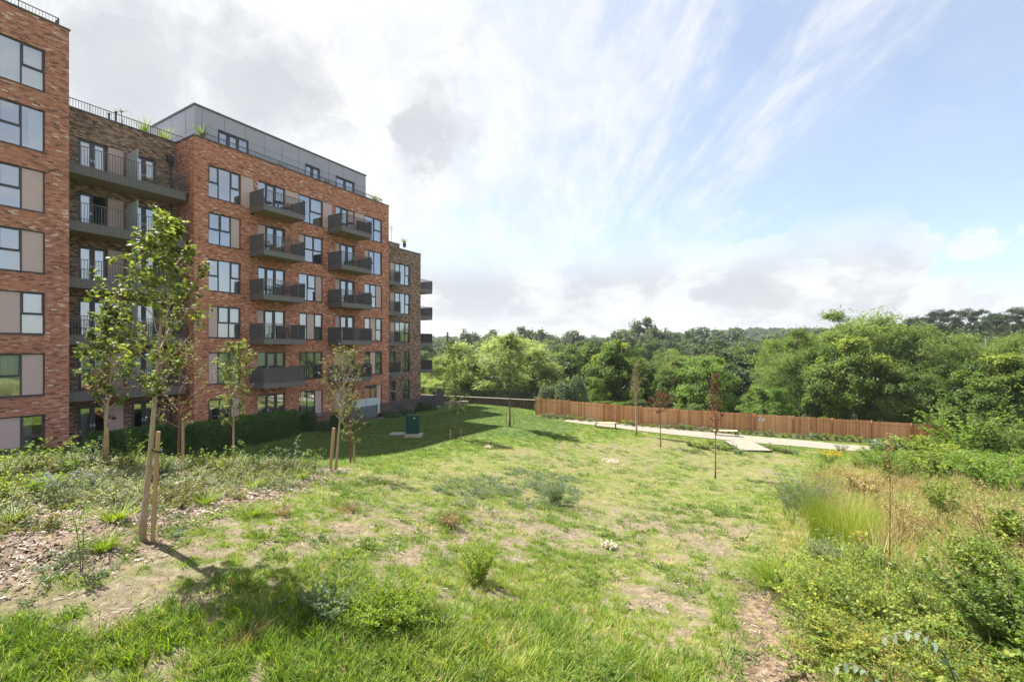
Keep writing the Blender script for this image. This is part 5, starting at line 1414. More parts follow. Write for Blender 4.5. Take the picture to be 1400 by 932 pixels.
def shrub(px, py, top, wpx, mat, label, seed, size=.07, n=3500, name='shrub', shape=LEAF_OVAL, rough=1, cat='shrub', ry=None, Y=None, group=None):
    p = at(px, py); r = wpx / 2 / FPX * p.y; h = (py - top) / FPX * p.y
    return plant(name, p - Vector((0, 0, .03)), np_plant('dome', seed, n=n, rx=r, ry=ry or r * .8, h=h, size=size, mat=mat, shape=shape, rough=rough), label, cat, group, rz=.0)
shrub(421, 588, 560, 25, 'lf_hedge', 'rounded glossy green bush at the right end of the hedge', 21, .10)
shrub(441, 588, 575, 24, 'lf_lav', 'low grey green mound beside the rounded glossy bush', 22, .09)
shrub(459, 586, 562, 18, 'lf_hedge', 'dark bush behind the bare twiggy tree', 23, .09)
shrub(515, 571, 560, 13, 'lf_red', 'small dark red shrub by the patio screens', 24, .09, 2500)
shrub(533, 570, 561, 26, 'lf_lav', 'low grey green shrub right of the dark red shrub', 25, .09)
shrub(556, 567, 559, 26, 'lf_lav', 'low grey green shrub to the left of the ball shaped bushes', 26, .09)
shrub(546, 561, 552, 12, 'lf_hedge', 'small clipped ball by the patio railing', 27, .09, 2500)
shrub(573, 562, 549, 14, 'lf_hedge', 'larger clipped ball at the railing corner', 28, .09, 3000)
shrub(586, 560, 552, 24, 'lf_lav', 'low rounded shrub running out from the corner of the flats', 29, .09)
shrub(589, 555, 542, 16, 'lf_hedge', 'dark round shrub behind the low one at the corner of the flats', 30, .09)
for i, (px_, py_, tp, w_) in enumerate([(775, 548, 522, 34), (795, 549, 514, 28), (752, 546, 528, 30)]):
    shrub(px_, py_ + 25, tp, w_ * 1.2, 'lf_sage', ['silvery shrub topping the left end of the wooden fence', 'bluish shrub rising over the fence left of the maple', 'pale shrub at the very left end of the wooden fence'][i], 40 + i, .2, 4500).location.y += 3.2

# ------------------------------------------------------------------ roof and balcony things
def pot_plant(u, v, z, h, label, seed, mat='lf_lime', n=60, lean=.32, group=None, pot='dark_pot', w=.05, name='potted_palm'):
    p = b2w(u, v); e = empty(name, (p.x, p.y, z), 0, label, 'pot plant', group)
    mb = MB(); mb.lathe((0, 0, 0), [(.13, 0), (.19, .34), (.21, .34), (.21, .38), (.17, .38), (.16, .33)], 14); mb.build('pot', M[pot], e)
    rng = np.random.default_rng(seed); V, F, T = blades(rng, n, .05, h * .45, h, w, lean, .45, 4); V[:, 2] += .34
    link('fronds', np_mesh('fronds', V, F, M[mat], tint=np.clip(T, .1, .9)), e); return e
pot_plant(pu(198, V_REC + .6), V_REC + .6, Z_ROOF - .28, 1.35, 'spiky lime green potted palm on the roof above the long balconies, left of two', 1)
pot_plant(pu(225, V_REC + .6), V_REC + .6, Z_ROOF - .28, 1.15, 'spiky lime green potted palm on the roof above the long balconies, right of two', 2)
pot_plant(pu(277, V_MAIN + .75), V_MAIN + .75, Z_ROOF - .1, 1.1, 'spiky potted palm at the left corner of the grey top floor', 3)
pot_plant(pu(384, V_MAIN + .8), V_MAIN + .8, Z_ROOF - .28, .62, 'small green potted plant on the terrace between the grey top floor windows', 4, 'lf_green', 60)
pot_plant(pu(447, V_MAIN + .8), V_MAIN + .8, Z_ROOF - .2, .68, 'rounded green potted plant on the terrace near its right windows', 5, 'lf_green', 70)
pot_plant(pu(513, V_MAIN + .9), V_MAIN + .9, Z_ROOF - .1, 1.1, 'dark green potted palm at the far right end of the roof terrace', 6, 'lf_green', 60)
pot_plant(pu(553, V_REC + 1.0), V_REC + 1.0, Z_LOW + .6, .9, 'small fir like plant on the roof of the lower brown block', 7, 'lf_green', 60, .35)
# dead palm and aerial posts on the roof
p = b2w(pu(166, V_REC + .8), V_REC + .8); e = empty('dry_palm', (p.x, p.y, Z_ROOF - .2), 0, 'thin dry palm with a few curled fronds on the left roof', 'plant')
mb = MB(); mb.tube([(0, 0, 0), (.05, 0, .7), (-.03, .02, 1.3)], [.03, .025, .018], 6); mb.build('stem', M['twig'], e)
V, F, T = blades(np.random.default_rng(4), 26, .03, .12, .3, .03, 1.3, 1.6, 4); V[:, 2] += 1.28; link('fronds', np_mesh('fronds', V, F, M['lf_pine'], tint=T), e)
for px_, h_, lb in ((149, 1.0, 'short black flue post on the left roof'), (158.5, 1.25, 'taller black flue post beside the dry palm')):
    p = b2w(pu(px_, V_REC + 1.0), V_REC + 1.0); mb = MB(); mb.tube([(0, 0, 0), (0, 0, h_)], [.05, .05], 8); mb.lathe((0, 0, h_ + .002), [(.07, 0), (.07, .08), (.03, .12)], 10)
    tag(mb.build('flue_post', M['black'], loc=(p.x, p.y, Z_ROOF - .25)), lb, 'flue')
p = b2w(pu(535, V_REC + 1.5), V_REC + 1.5); mb = MB(); mb.tube([(0, 0, 0), (0, 0, 1.9)], [.02, .015], 6); mb.bar((-.25, 0, 1.7), (.25, 0, 1.7), .02); mb.bar((-.18, 0, 1.5), (.18, 0, 1.5), .02); mb.bar((-.1, 0, 1.3), (.1, 0, 1.3), .02)
tag(mb.build('aerial', M['dark_metal'], loc=(p.x, p.y, Z_LOW + .8)), 'thin television aerial on the lower brown block', 'aerial')

def chair(u, v, z, rz, label, mat='dark_metal'):
    p = b2w(u, v); e = empty('balcony_chair', (p.x, p.y, z), ANG + rz, label, 'chair')
    mb = MB(); mb.box(-.24, .24, -.24, .24, .42, .46); mb.build('seat', M[mat], e)
    mb = MB(); mb.bar((-.22, .24, .46), (-.22, .34, .92), .03); mb.bar((.22, .24, .46), (.22, .34, .92), .03)
    for k in range(4): mb.bar((-.2, .255 + k * .024, .54 + k * .11), (.2, .255 + k * .024, .54 + k * .11), .015, .06)
    mb.build('backrest', M[mat], e)
    for x in (-.22, .22):
        for y in (-.22, .22): mb = MB(); mb.bar((x, y, 0), (x, y, .418), .03); mb.build('leg', M[mat], e)
def table(u, v, z, label):
    p = b2w(u, v); e = empty('balcony_table', (p.x, p.y, z), ANG, label, 'table')
    mb = MB(); mb.lathe((0, 0, .68), [(.32, 0), (.33, .01), (.33, .03), (.0, .03)], 18); mb.build('tabletop', M['dark_metal'], e)
    mb = MB(); mb.tube([(0, 0, .02), (0, 0, .678)], [.03, .03], 8); mb.lathe((0, 0, 0), [(.2, 0), (.2, .02), (.03, .03)], 14); mb.build('base', M['dark_metal'], e)
for s, b0, lb in ((3, 18.04, 'third storey balcony of the left column'), (5, 24.4, 'top balcony of the right column'), (3, 24.4, 'middle balcony of the right column'), (5, 18.04, 'top balcony of the left column')):
    z = FL[s] + .052
    chair(b0 + .75, 30.75, z, .6, 'left chair on the ' + lb); table(b0 + 1.5, 30.8, z, 'small round table on the ' + lb); chair(b0 + 2.3, 30.75, z, -.7, 'right chair on the ' + lb)
chair(9.4, 32.9, FL[2] + .085, .4, 'chair on the long balcony above the hedge, second from the bottom')
for q_, (s_, u_, v_, lb_) in enumerate([(4, 18.7, 30.8, 'left end of the fourth storey balcony, left column'), (2, 20.3, 30.9, 'right end of the second balcony from the bottom, left column'), (2, 13.6, 32.9, 'right end of the second long balcony from the bottom'), (1, 10.4, 32.9, 'lowest long balcony, left half')]):
    chair(u_, v_, FL[s_] + .09 if v_ > 32 else FL[s_] + .052, .3 * q_ - .5, 'chair at the ' + lb_)
pot_plant(20.6, 30.5, FL[5] + .055, .5, 'leafy pot plant at the right end of the top balcony, left column', 21, 'lf_green', 60, .8, pot='terracotta')
pot_plant(19.0, 30.5, FL[4] + .055, .4, 'small pot plant on the fourth storey balcony, left column', 22, 'lf_lav', 60, .8, pot='terracotta')
pot_plant(11.2, 32.7, FL[3] + .09, .45, 'pot plant on the third long balcony from the bottom', 23, 'lf_green', 60, .8, pot='terracotta')
pot_plant(26.0, 30.5, FL[4] + .055, .45, 'bushy pot plant on the fourth storey balcony of the right column', 9, 'lf_green', 60, .8, pot='terracotta')
pot_plant(12.6, 32.8, FL[5] + .09, .35, 'small yellowish plant on the top long balcony', 10, 'lf_yellow', 50, .8, pot='terracotta')
pot_plant(13.2, 32.7, FL[5] + .09, .4, 'small dark green plant on the top long balcony near its end', 11, 'lf_green', 50, .8, pot='terracotta')
pot_plant(14.0, 32.7, FL[5] + .09, .35, 'low plant at the right end of the top long balcony', 12, 'lf_hedge', 50, .8, pot='terracotta')
pot_plant(13.4, 32.7, FL[4] + .09, .4, 'bright plant on the long balcony one below the top', 13, 'lf_lime', 50, .8, pot='terracotta')
q = MB(); q.box(-.35, .35, -.15, .15, 0, .3); p = b2w(13.0, 32.75); o = q.build('storage_box', M['white_metal'], loc=(p.x, p.y, FL[4] + .082)); o.rotation_euler = (0, 0, ANG); tag(o, 'pale storage box on the long balcony one below the top', 'box')

# ------------------------------------------------------------------ grass and ground cover (uncountable: stuff)
def grass_src(name, n_var, mat, **k):
    out = []
    for i in range(n_var):
        rng = np.random.default_rng(i * 7 + len(name)); V, F, T = blades(rng, k['n'], k['R'], k['h'][0], k['h'][1], k['w'], k.get('lean', .5), k.get('curve', .5), k.get('seg', 2))
        out.append(np_mesh(name, V, F, M[mat], tint=np.clip(.02 + T * .85, 0, 1)))
    return source_objs(name, out), n_var

RG = np.random.default_rng(77)
def sample_area(Y0, Y1, dens, m=3.0):
    n = int(dens * (1.2 * (Y1 ** 2 - Y0 ** 2) / 1 + 2 * m * (Y1 - Y0)))
    y = np.sqrt(RG.uniform(Y0 ** 2, Y1 ** 2, n)) if Y0 > 0 else RG.uniform(Y0, Y1, n)
    x = RG.uniform(-1, 1, n) * (1.14 * np.maximum(y, 0) + m)
    return x, y

def in_building(x, y):
    u = .506 * x + .8625 * y; v = -.8625 * x + .506 * y
    return (v > 28.5) & (u < 41)

fence_y = lambda x: np.interp(x, FP[:, 0], FP[:, 1])
def keep_lawn(x, y):
    k = ~in_building(x, y)
    k &= ~((x > 2.3) & (y > fence_y(x) - .5)); k &= y < 52.5 - .35 * np.maximum(x + 5, 0)
    path = poly_mask([tuple(p) + (0,) for p in _nr] + [tuple(p) + (0,) for p in _far[::-1]], x, y, .02) > .5
    k &= ~path
    return k

def grass_ring(tag_, Y0, Y1, dens, nb, R, h, w, s_lush=1.0):
    x, y = sample_area(Y0, Y1, dens); kk = keep_lawn(x, y); x, y = x[kk], y[kk]; mk = masks(x, y)
    cover = (1 - mk['sparse']) * (1 - mk['trail']) * (1 - .92 * mk['mulch']) * (1 - .55 * mk['meadow'])
    keep = RG.random(len(x)) < np.clip(cover * 1.05 + .03, 0, 1); x, y = x[keep], y[keep]; mk = {k: v[keep] for k, v in mk.items()}
    z = H(x, y); dry = mk['dryness']
    lush = np.clip(1.05 - dry * .9 - mk['sparse'] * .6, .25, 1.2) * (.6 + .9 * mk['n2']) ; lush = np.where(mk['lawn'] > .5, .62, lush)
    near_tall = 1 + .55 * sstep(7.5 - y, 0, 3) * (1 - mk['bare'])
    sc = lush * near_tall * RG.uniform(.7, 1.25, len(x)) * s_lush
    isdry = RG.random(len(x)) < dry * .62
    for nm, mat, sel, lab in (('meadow_grass', 'lf_grass', ~isdry & (mk['lawn'] < .5), 'green grass growing over the slope'), ('dry_grass', 'lf_dry', isdry & (mk['lawn'] < .5), 'straw coloured dead grass among the green'), ('lawn_grass', 'lf_lawn', mk['lawn'] >= .5, 'mown lawn grass')):
        if sel.sum() < 5: continue
        src, nv = grass_src(nm + tag_, 5, mat, n=nb, R=R, h=h, w=w)
        ti = np.clip(.13 + (dry[sel] - .35) * .6 + RG.normal(0, .08, sel.sum()) + (mk['n1'][sel] - .5) * .5, -.35, .5)
        s2 = sc[sel] * (.75 if nm == 'dry_grass' else 1)
        scatter(nm, np.c_[x[sel], y[sel], z[sel]], RG.uniform(0, 6.28, sel.sum()), np.clip(s2, .3, 2.2), nv, src, ti, .08, lab)

grass_ring('_near', 2.2, 9.5, 190, 18, .06, (.045, .13), .0085)
grass_ring('_middle', 9.5, 22, 60, 18, .10, (.05, .13), .014)
grass_ring('_back', 22, 52, 20, 18, .22, (.05, .13), .028)

def leafy_src(name, n_var, **k):
    out = []
    for i in range(n_var):
        parts = np_plant('stems', 900 + i * 3 + len(name), **k)
        # one mesh of stems and leaves
        A = parts[0][1]; B = parts[1][1]
        va = np.zeros(len(A.vertices) * 3, np.float32); A.vertices.foreach_get('co', va); vb = np.zeros(len(B.vertices) * 3, np.float32); B.vertices.foreach_get('co', vb)
        fa = np.zeros(len(A.loops), np.int32); A.loops.foreach_get('vertex_index', fa); fb = np.zeros(len(B.loops), np.int32); B.loops.foreach_get('vertex_index', fb)
        kb = len(k.get('shape', LEAF_OVAL)); fa = fa.reshape(-1, 4); fb = fb.reshape(-1, kb)
        tb = np.zeros(len(B.vertices), np.float32); B.attributes['tint'].data.foreach_get('value', tb)
        V = np.concatenate([va, vb]).reshape(-1, 3); mi = np.r_[np.zeros(len(fa)), np.ones(len(fb))]
        F = [fa, fb + len(va) // 3] 
        if kb == 4: F = [np.concatenate(F)]
        out.append(np_mesh(name, V, F, [A.materials[0], B.materials[0]], mi=mi, tint=np.r_[np.full(len(va) // 3, .4), tb]))
    return source_objs(name, out), n_var

def cover(name, label, poly_or_fn, Y0, Y1, dens, src, sc, thresh=None, seed=0, scl_n=2.0, tint=(0, .12), tilt=.1, edge=.4):
    x, y = sample_area(Y0, Y1, dens, 3.0); k = keep_lawn(x, y); x, y = x[k], y[k]
    w = poly_or_fn(x, y) if callable(poly_or_fn) else poly_mask(poly_or_fn, x, y, edge, .9, seed)
    if thresh is not None:
        w = w * sstep(fbm(x / scl_n, y / scl_n, 200 + seed, 4), thresh - .05, thresh + .05)
    k = RG.random(len(x)) < w; x, y = x[k], y[k]
    if len(x) < 2: return
    s, nv = src
    scatter(name, np.c_[x, y, H(x, y) - .01], RG.uniform(0, 6.28, len(x)), RG.uniform(sc[0], sc[1], len(x)), nv, s, RG.normal(tint[0], tint[1], len(x)), tilt, label)

# darker coarse tussocks and matted dead grass over the middle of the slope
tus = grass_src('coarse_tussock', 4, 'lf_grass', n=46, R=.16, h=(.07, .20), w=.012, lean=.7, curve=.8, seg=3)
def slope(x, y): return (1 - poly_mask(LAWN, x, y, .6)) * (1 - poly_mask(MEADOW, x, y, .3)) * (1 - poly_mask(MULCH, x, y, .3)) * (1 - poly_mask(TRAIL, x, y, .3))
# small broad weeds in the lush parts
weed = leafy_src('weed', 4, n=9, h=.10, per=9, size=.035, mat='lf_young', spread=1.4, R=.03, sr=.002)
cover('clover_and_weeds', 'low leafy weeds and clover among the grass', lambda x, y: (1 - masks(x, y)['sparse']) * (1 - poly_mask(MEADOW, x, y, .3)) * (1 - poly_mask(MULCH, x, y, .3)), 2.2, 16, 9, weed, (.6, 1.5), .50, 3, 1.2)
weedg = leafy_src('grey_weed', 3, n=9, h=.16, per=12, size=.035, mat='lf_sage', spread=.8, R=.05, sr=.002)
cover('grey_green_weeds', 'grey green weeds in patches on the middle of the slope', [(590, 660), (720, 640), (790, 650), (800, 690), (700, 700), (600, 690)], 8, 24, 12, weedg, (.6, 1.4), .46, 5, 1.4)
cover('grey_green_weeds', 'grey green leafy weeds across the planting bed', MULCH, 3, 16, 14, weedg, (.5, 1.2), .50, 6, .9)
weedl = leafy_src('pale_weed', 3, n=12, h=.32, per=14, size=.035, mat='lf_pale', spread=.7, R=.08, sr=.003)
cover('bed_cover_plants', 'pale leafy ground cover filling the back of the planting bed', [(-80, 640), (60, 625), (200, 632), (430, 640), (400, 662), (300, 680), (120, 700), (-40, 715)], 5, 16, 11, weedl, (.5, 1.2), .47, 7, 1.0, (.12, .15))
bedc = leafy_src('bed_tuft', 3, n=10, h=.22, per=12, size=.045, mat='lf_sparse', spread=.8, R=.06, sr=.003, smat='twig')
cover('bed_cover_plants', 'straw coloured ground cover among the bark chips', [(-80, 640), (60, 625), (200, 632), (430, 640), (400, 670), (300, 690), (120, 720), (-40, 745)], 5, 16, 12, bedc, (.6, 1.5), .45, 8, 1.0, (.2, .15))

cover('coarse_tussocks', 'coarse darker grass tussocks dotted over the slope', slope, 4, 34, 4.5, tus, (.5, 1.25), .47, 31, 1.5, (-.22, .14))
cover('coarse_tussocks', 'pale matted tussocks dotted over the slope', slope, 5, 34, 3.0, grass_src('pale_tussock', 3, 'lf_dry', n=40, R=.18, h=(.03, .12), w=.010, lean=1.2, curve=1.0, seg=3), (.5, 1.2), .50, 32, 1.1, (.1, .14))
cover('lawn_tussocks', 'slightly longer tufts in the mown lawn', LAWN, 14, 52, 3.0, grass_src('lawn_tuft', 3, 'lf_lawn', n=40, R=.22, h=(.04, .13), w=.022, lean=.7, curve=.8, seg=2), (.6, 1.3), .50, 33, 2.2, (-.1, .14))
# bark chips
def chips():
    rng = np.random.default_rng(9); out = []
    for i in range(4):
        n = 26; P = np.c_[rng.uniform(-.16, .16, (n, 2)), rng.uniform(.0, .02, n)]; N = unit(rand_dirs(rng, n) * .45 + np.array([0, 0, 1])); D = rand_dirs(rng, n); D[:, 2] *= .3
        V, F = leaves(P, D, N, rng.uniform(.02, .06, n), np.array([(0, -.2), (.05, .2), (.9, .25), (1, -.15)]), 0.05)
        out.append(np_mesh('bark_chips', V, F, M['chip'], tint=np.repeat(rng.uniform(0, 1, n), 4)))
    src = source_objs('bark_chips', out), 4
    cover('bark_chips', 'pale bark chips mulching the planting bed', MULCH, 2.5, 14, 55, src, (.7, 1.3), None, 9)
    out = []
    for i in range(3):
        n = 14; P = np.c_[rng.uniform(-.15, .15, (n, 2)), rng.uniform(.0, .015, n)]; N = unit(rand_dirs(rng, n) * .5 + np.array([0, 0, 1]))
        V, F = leaves(P, rand_dirs(rng, n) * np.array([1, 1, .2]), N, rng.uniform(.02, .10, n), np.array([(0, -.06), (.1, .06), (.9, .06), (1, -.05)]), 0.05)
        out.append(np_mesh('dry_litter', V, F, M['chip'], tint=np.repeat(rng.uniform(0, .9, n), 4)))
    src = source_objs('dry_litter', out), 3
    cover('dry_litter', 'dead stalks and crumbs of soil on the bare ground', lambda x, y: masks(x, y)['sparse'] * .8, 2.2, 14, 34, src, (.7, 1.4), None, 10)
    cover('dry_litter', 'wood litter on the trodden trail', TRAIL, 2.2, 10, 60, src, (.7, 1.4), None, 11)
chips()

# the rough meadow on the right
tall_dry = grass_src('tall_dry_grass', 5, 'lf_dry', n=26, R=.14, h=(.25, .62), w=.007, lean=.35, curve=.35, seg=3)
tall_rust = leafy_src('rust_stalks', 4, n=16, h=.62, per=26, size=.035, mat='lf_rust', spread=.35, R=.16, sr=.003, smat='twig', t0=.35)
tall_green = grass_src('tall_green_grass', 4, 'lf_grass', n=26, R=.13, h=(.2, .5), w=.008, lean=.4, curve=.5, seg=3)
bram = leafy_src('bramble', 5, n=14, h=.42, per=30, size=.046, mat='lf_bramble', spread=.9, R=.12, sr=.004, arch=.35, shape=LEAF_HEX)
bram_y = leafy_src('yellow_bramble', 4, n=14, h=.34, per=28, size=.034, mat='lf_yellow', spread=.9, R=.12, sr=.004, arch=.35)
bram_g = leafy_src('green_bramble', 5, n=16, h=.62, per=30, size=.075, mat='lf_bright', spread=.6, R=.16, sr=.005, arch=.25, shape=LEAF_HEX)
cover('meadow_dry_grass', 'tall straw coloured grass of the rough meadow on the right', MEADOW, 6.5, 40, 3.8, tall_dry, (.6, 1.4), .42, 20, 2.6, (.05, .15), .12)
cover('meadow_dry_grass', 'tall straw coloured grass in the middle of the rough meadow', [(1110, 665), (1400, 640), (1700, 650), (1700, 860), (1380, 830), (1230, 790), (1120, 740)], 5, 32, 5.2, tall_dry, (.8, 1.6), .40, 21, 2.6, (.0, .15), .12)
cover('meadow_rusty_stalks', 'rust brown dead flower stalks in the rough meadow', [(1120, 655), (1400, 640), (1700, 650), (1700, 830), (1350, 800), (1210, 760), (1110, 700)], 5, 34, 2.2, tall_rust, (.6, 1.25), .50, 22, 2.4, (.05, .15))
cover('meadow_green_grass', 'green tall grass mixed into the rough meadow', MEADOW, 6.5, 36, 4.5, tall_green, (.6, 1.5), .42, 23, 2.2, (.28, .15), .1)
cover('brambles', 'pale green brambles in the lower part of the meadow', [(1075, 780), (1180, 770), (1290, 800), (1420, 770), (1700, 800), (1700, 975), (1150, 975), (1120, 900), (1090, 840)], 2.4, 12, 8, bram, (.5, 1.35), .46, 24, 1.4, (.05, .16))
cover('brambles', 'yellowing brambles in the lower part of the meadow', [(1085, 800), (1180, 780), (1290, 820), (1420, 800), (1600, 850), (1600, 975), (1150, 975), (1120, 900), (1100, 850)], 2.4, 11, 13, bram_y, (.5, 1.2), .44, 25, 1.2, (.0, .16))
cover('brambles', 'green brambles and scrub covering the top of the meadow', [(1200, 622), (1270, 616), (1340, 600), (1700, 595), (1700, 690), (1420, 665), (1300, 660), (1220, 650), (1180, 638)], 12, 46, 3.6, bram_g, (.7, 1.6), .38, 26, 3.0, (.0, .18))
cover('brambles', 'green scrub at the right edge of the meadow', [(1340, 690), (1500, 680), (1700, 700), (1700, 960), (1360, 960), (1330, 880), (1345, 780)], 2.6, 22, 6, bram_g, (.45, .9), .44, 27, 1.6, (.05, .18))
LOWM = [(1085, 790), (1180, 775), (1290, 800), (1420, 770), (1700, 800), (1700, 975), (1150, 975), (1120, 900), (1090, 840)]
cover('meadow_dry_grass', 'dead straw stalks among the brambles', LOWM, 2.4, 12, 12, tall_dry, (.35, .75), .44, 41, .9, (.0, .15), .2)
cover('meadow_rusty_stalks', 'brown dead stalks among the brambles', LOWM, 2.4, 12, 5, tall_rust, (.25, .55), .50, 42, .8, (.0, .15), .15)
herb = leafy_src('meadow_herb', 4, n=12, h=.55, per=26, size=.038, mat='lf_young', spread=.45, R=.14, sr=.003, t0=.2)
cover('meadow_herbs', 'loose yellow green herbs mixed through the rough meadow', MEADOW, 6, 36, 2.6, herb, (.6, 1.4), .49, 51, 1.6, (.25, .2))
cover('meadow_herbs', 'small loose herbs among the brambles', LOWM, 2.4, 11, 7, herb, (.3, .7), .48, 52, 1.0, (.35, .2))
white_st = leafy_src('white_umbels', 3, n=7, h=.7, per=7, size=.022, mat='fl_white', spread=.3, R=.12, sr=.003, t0=.85, lup=.1)
cover('meadow_white_flowers', 'white seed heads dotted over the rough meadow', MEADOW, 5, 34, .6, white_st, (.7, 1.2), .45, 28, 2.5)

# scrub mounds one can tell apart at the right
for i, (px_, py_, tp, w_, mt, lb) in enumerate([
        (1212, 622, 600, 40, 'lf_sage', 'grey green scrub mound hiding the right end of the path'), (1262, 626, 597, 60, 'lf_bramble', 'green scrub mound in front of the right end of the fence'),
        (1325, 625, 560, 80, 'lf_bright', 'tall green scrub mound just past the end of the fence'), (1385, 630, 555, 90, 'lf_green', 'dark green scrub mound at the right edge below the trees'),
        (1300, 655, 612, 84, 'lf_bramble', 'yellow green mound in the upper middle of the meadow'), (1375, 680, 620, 90, 'lf_bright', 'leafy bright mound at the right edge of the meadow'), (1440, 650, 560, 110, 'lf_green', 'green mound cut off by the right edge'),
        (1410, 770, 690, 70, 'lf_bramble', 'small leafy mound at the right edge half way down')]):
    p = at(px_, py_); r = w_ / 2 / FPX * p.y; h = (py_ - tp) / FPX * p.y
    plant('scrub_mound', p - Vector((0, 0, .1)), np_plant('stems', 500 + i, n=int(46 if p.y > 15 else 60), h=h * 1.05, per=60, size=.0055 * p.y + .03, mat=mt, spread=r / h * .75, R=r * .55, sr=.012, arch=.12, shape=LEAF_HEX, smat='twig'), lb, 'bush', rz=0)

# taller loose weeds rising out of the meadow
for i, (px_, py_, tp, w_, mt, lb) in enumerate([
        (1120, 830, 770, 60, 'lf_bramble', 'yellow green leafy clump beside the lower trail'), (1190, 850, 780, 70, 'lf_bramble', 'pale leafy clump in the middle of the brambles'), (1270, 850, 770, 80, 'lf_young', 'taller loose green weeds right of the brambles'),
        (1330, 800, 715, 60, 'lf_young', 'open green weed standing in front of the dry meadow'), (1240, 740, 670, 50, 'lf_dry', 'straw coloured stalky clump by the thin sapling'), (1290, 720, 640, 50, 'lf_bramble', 'yellow green open weed in the middle of the meadow'),
        (1350, 740, 650, 60, 'lf_dry', 'tall pale stalks left of the right edge bushes'), (1180, 690, 640, 40, 'lf_dry', 'straw coloured stalky clump behind the fine stemmed clump'), (1150, 900, 850, 60, 'lf_yellow', 'yellowing low clump near the bottom of the trail'),
        (1225, 660, 612, 50, 'lf_young', 'bright open weed behind the thin sapling'), (1130, 780, 735, 40, 'lf_sage', 'greyish weed left of the yellow leaved upright weed')]):
    p = at(px_, py_); r = w_ / 2 / FPX * p.y; h = (py_ - tp) / FPX * p.y
    plant('meadow_clump', p - Vector((0, 0, .05)), np_plant('stems', 540 + i, n=34, h=h * 1.05, per=34, size=.0045 * p.y + .02, mat=mt, spread=r / h * .7, R=r * .5, sr=.006, arch=.1, shape=LEAF_OVAL if i % 2 else LEAF_LONG, smat='twig' if mt in ('lf_dry', 'lf_rust') else 'greenstem', t0=.3), lb, 'plant', rz=0)

# ------------------------------------------------------------------ single plants on the slope and in the beds
def single(px, py, top, name, label, kind, cat='plant', **k):
    p, h = hgt(px, py, top); k.setdefault('h', h); seed = int(px * 7 + py)
    return plant(name, p - Vector((0, 0, .02)), np_plant(kind, seed, **k), label, cat, rz=0)
single(655, 795, 730, 'tall_weed', 'tall feathery bright green weed standing alone on the slope', 'stems', n=34, per=70, size=.034, mat='lf_lime', spread=.36, R=.12, sr=.004)
single(760, 690, 646, 'grey_bush', 'grey green upright bush on the middle of the slope', 'stems', cat='bush', n=44, per=46, size=.055, mat='lf_sage', spread=.25, R=.14, sr=.005, shape=LEAF_LONG)
single(617, 722, 690, 'dead_bush', 'brown dead looking twiggy bush on the slope', 'stems', cat='bush', n=60, per=14, size=.03, mat='lf_rust', spread=.45, R=.12, sr=.004, smat='twig')
single(540, 850, 797, 'low_shrub', 'dense bright green shrub with upright shoots at the bottom centre', 'stems', cat='shrub', n=80, per=30, size=.042, mat='lf_lime', spread=.8, R=.2, sr=.004)
single(452, 845, 788, 'blue_green_weed', 'bluish green leafy weed left of the dense bright shrub', 'stems', n=30, per=30, size=.04, mat='lf_lav', spread=.5, R=.14, sr=.004)
single(545, 925, 890, 'low_shrub', 'light green ferny weed at the bottom edge, left of centre', 'stems', cat='weed', n=60, per=30, size=.03, mat='lf_lime', spread=.8, R=.25, sr=.003, h=.24)
single(805, 925, 885, 'low_shrub', 'light green leafy weed at the bottom edge, right of centre', 'stems', cat='weed', n=60, per=30, size=.03, mat='lf_bright', spread=.8, R=.25, sr=.003, h=.26)
single(1066, 806, 752, 'lime_clump', 'arching lime green strap leaved clump beside the trail', 'clump', n=420, R=.20, w=.016, mat='lf_lime', lean=.85, curve=1.2, h=.62)
single(1100, 694, 642, 'purple_flower_clump', 'grey green clump topped with mauve flower heads at the meadow edge', 'stems', n=130, per=30, size=.06, mat='lf_lav', spread=.45, R=.55, sr=.004, shape=LEAF_LONG, flower='fl_mauve', nf=90, fs=.035)
single(1085, 705, 665, 'purple_flower_clump', 'smaller mauve flowering clump in front of the taller one', 'stems', n=40, per=26, size=.05, mat='lf_lav', spread=.4, R=.3, sr=.004, shape=LEAF_LONG, flower='fl_mauve', nf=40, fs=.03)
single(1150, 745, 668, 'broom_clump', 'large fine stemmed yellow green clump at the left of the meadow', 'clump', n=1500, R=.62, w=.006, mat='lf_lime', lean=.30, curve=.3)
single(1174, 762, 716, 'mullein', 'yellow leaved upright weed at the foot of the fine stemmed clump', 'stems', n=3, per=16, size=.10, mat='lf_yellow', spread=.12, R=.03, sr=.010)
single(1133, 632, 610, 'yellow_flower_bush', 'small bush covered in yellow flowers near the end of the path', 'stems', cat='bush', n=40, per=24, size=.06, mat='lf_bramble', spread=.45, R=.25, sr=.004, flower='fl_yellow', nf=120, fs=.05)
single(1150, 618, 603, 'yellow_flower_bush', 'pale flowering bush behind the yellow one by the path', 'stems', cat='bush', n=36, per=24, size=.06, mat='lf_sage', spread=.4, R=.2, sr=.004, flower='fl_white', nf=30, fs=.04)
single(985, 705, 692, 'dark_weed', 'small dark green weed alone on the dry slope to the right', 'stems', cat='weed', n=20, per=20, size=.05, mat='lf_green', spread=.9, R=.1, sr=.003)
single(330, 885, 845, 'rusty_grass', 'rusty brown grass clump in the left foreground grass', 'clump', n=90, R=.07, w=.005, mat='lf_rust', lean=.5, curve=.7, h=.30)
single(250, 925, 900, 'straw_grass', 'straw coloured tuft at the bottom left', 'clump', n=70, R=.06, w=.005, mat='lf_dry', lean=.8, curve=.8, h=.2)
single(385, 705, 684, 'rusty_grass', 'brown twiggy tuft right of the planting bed', 'stems', cat='weed', n=30, per=12, size=.03, mat='lf_rust', spread=.5, R=.1, sr=.003, smat='twig')
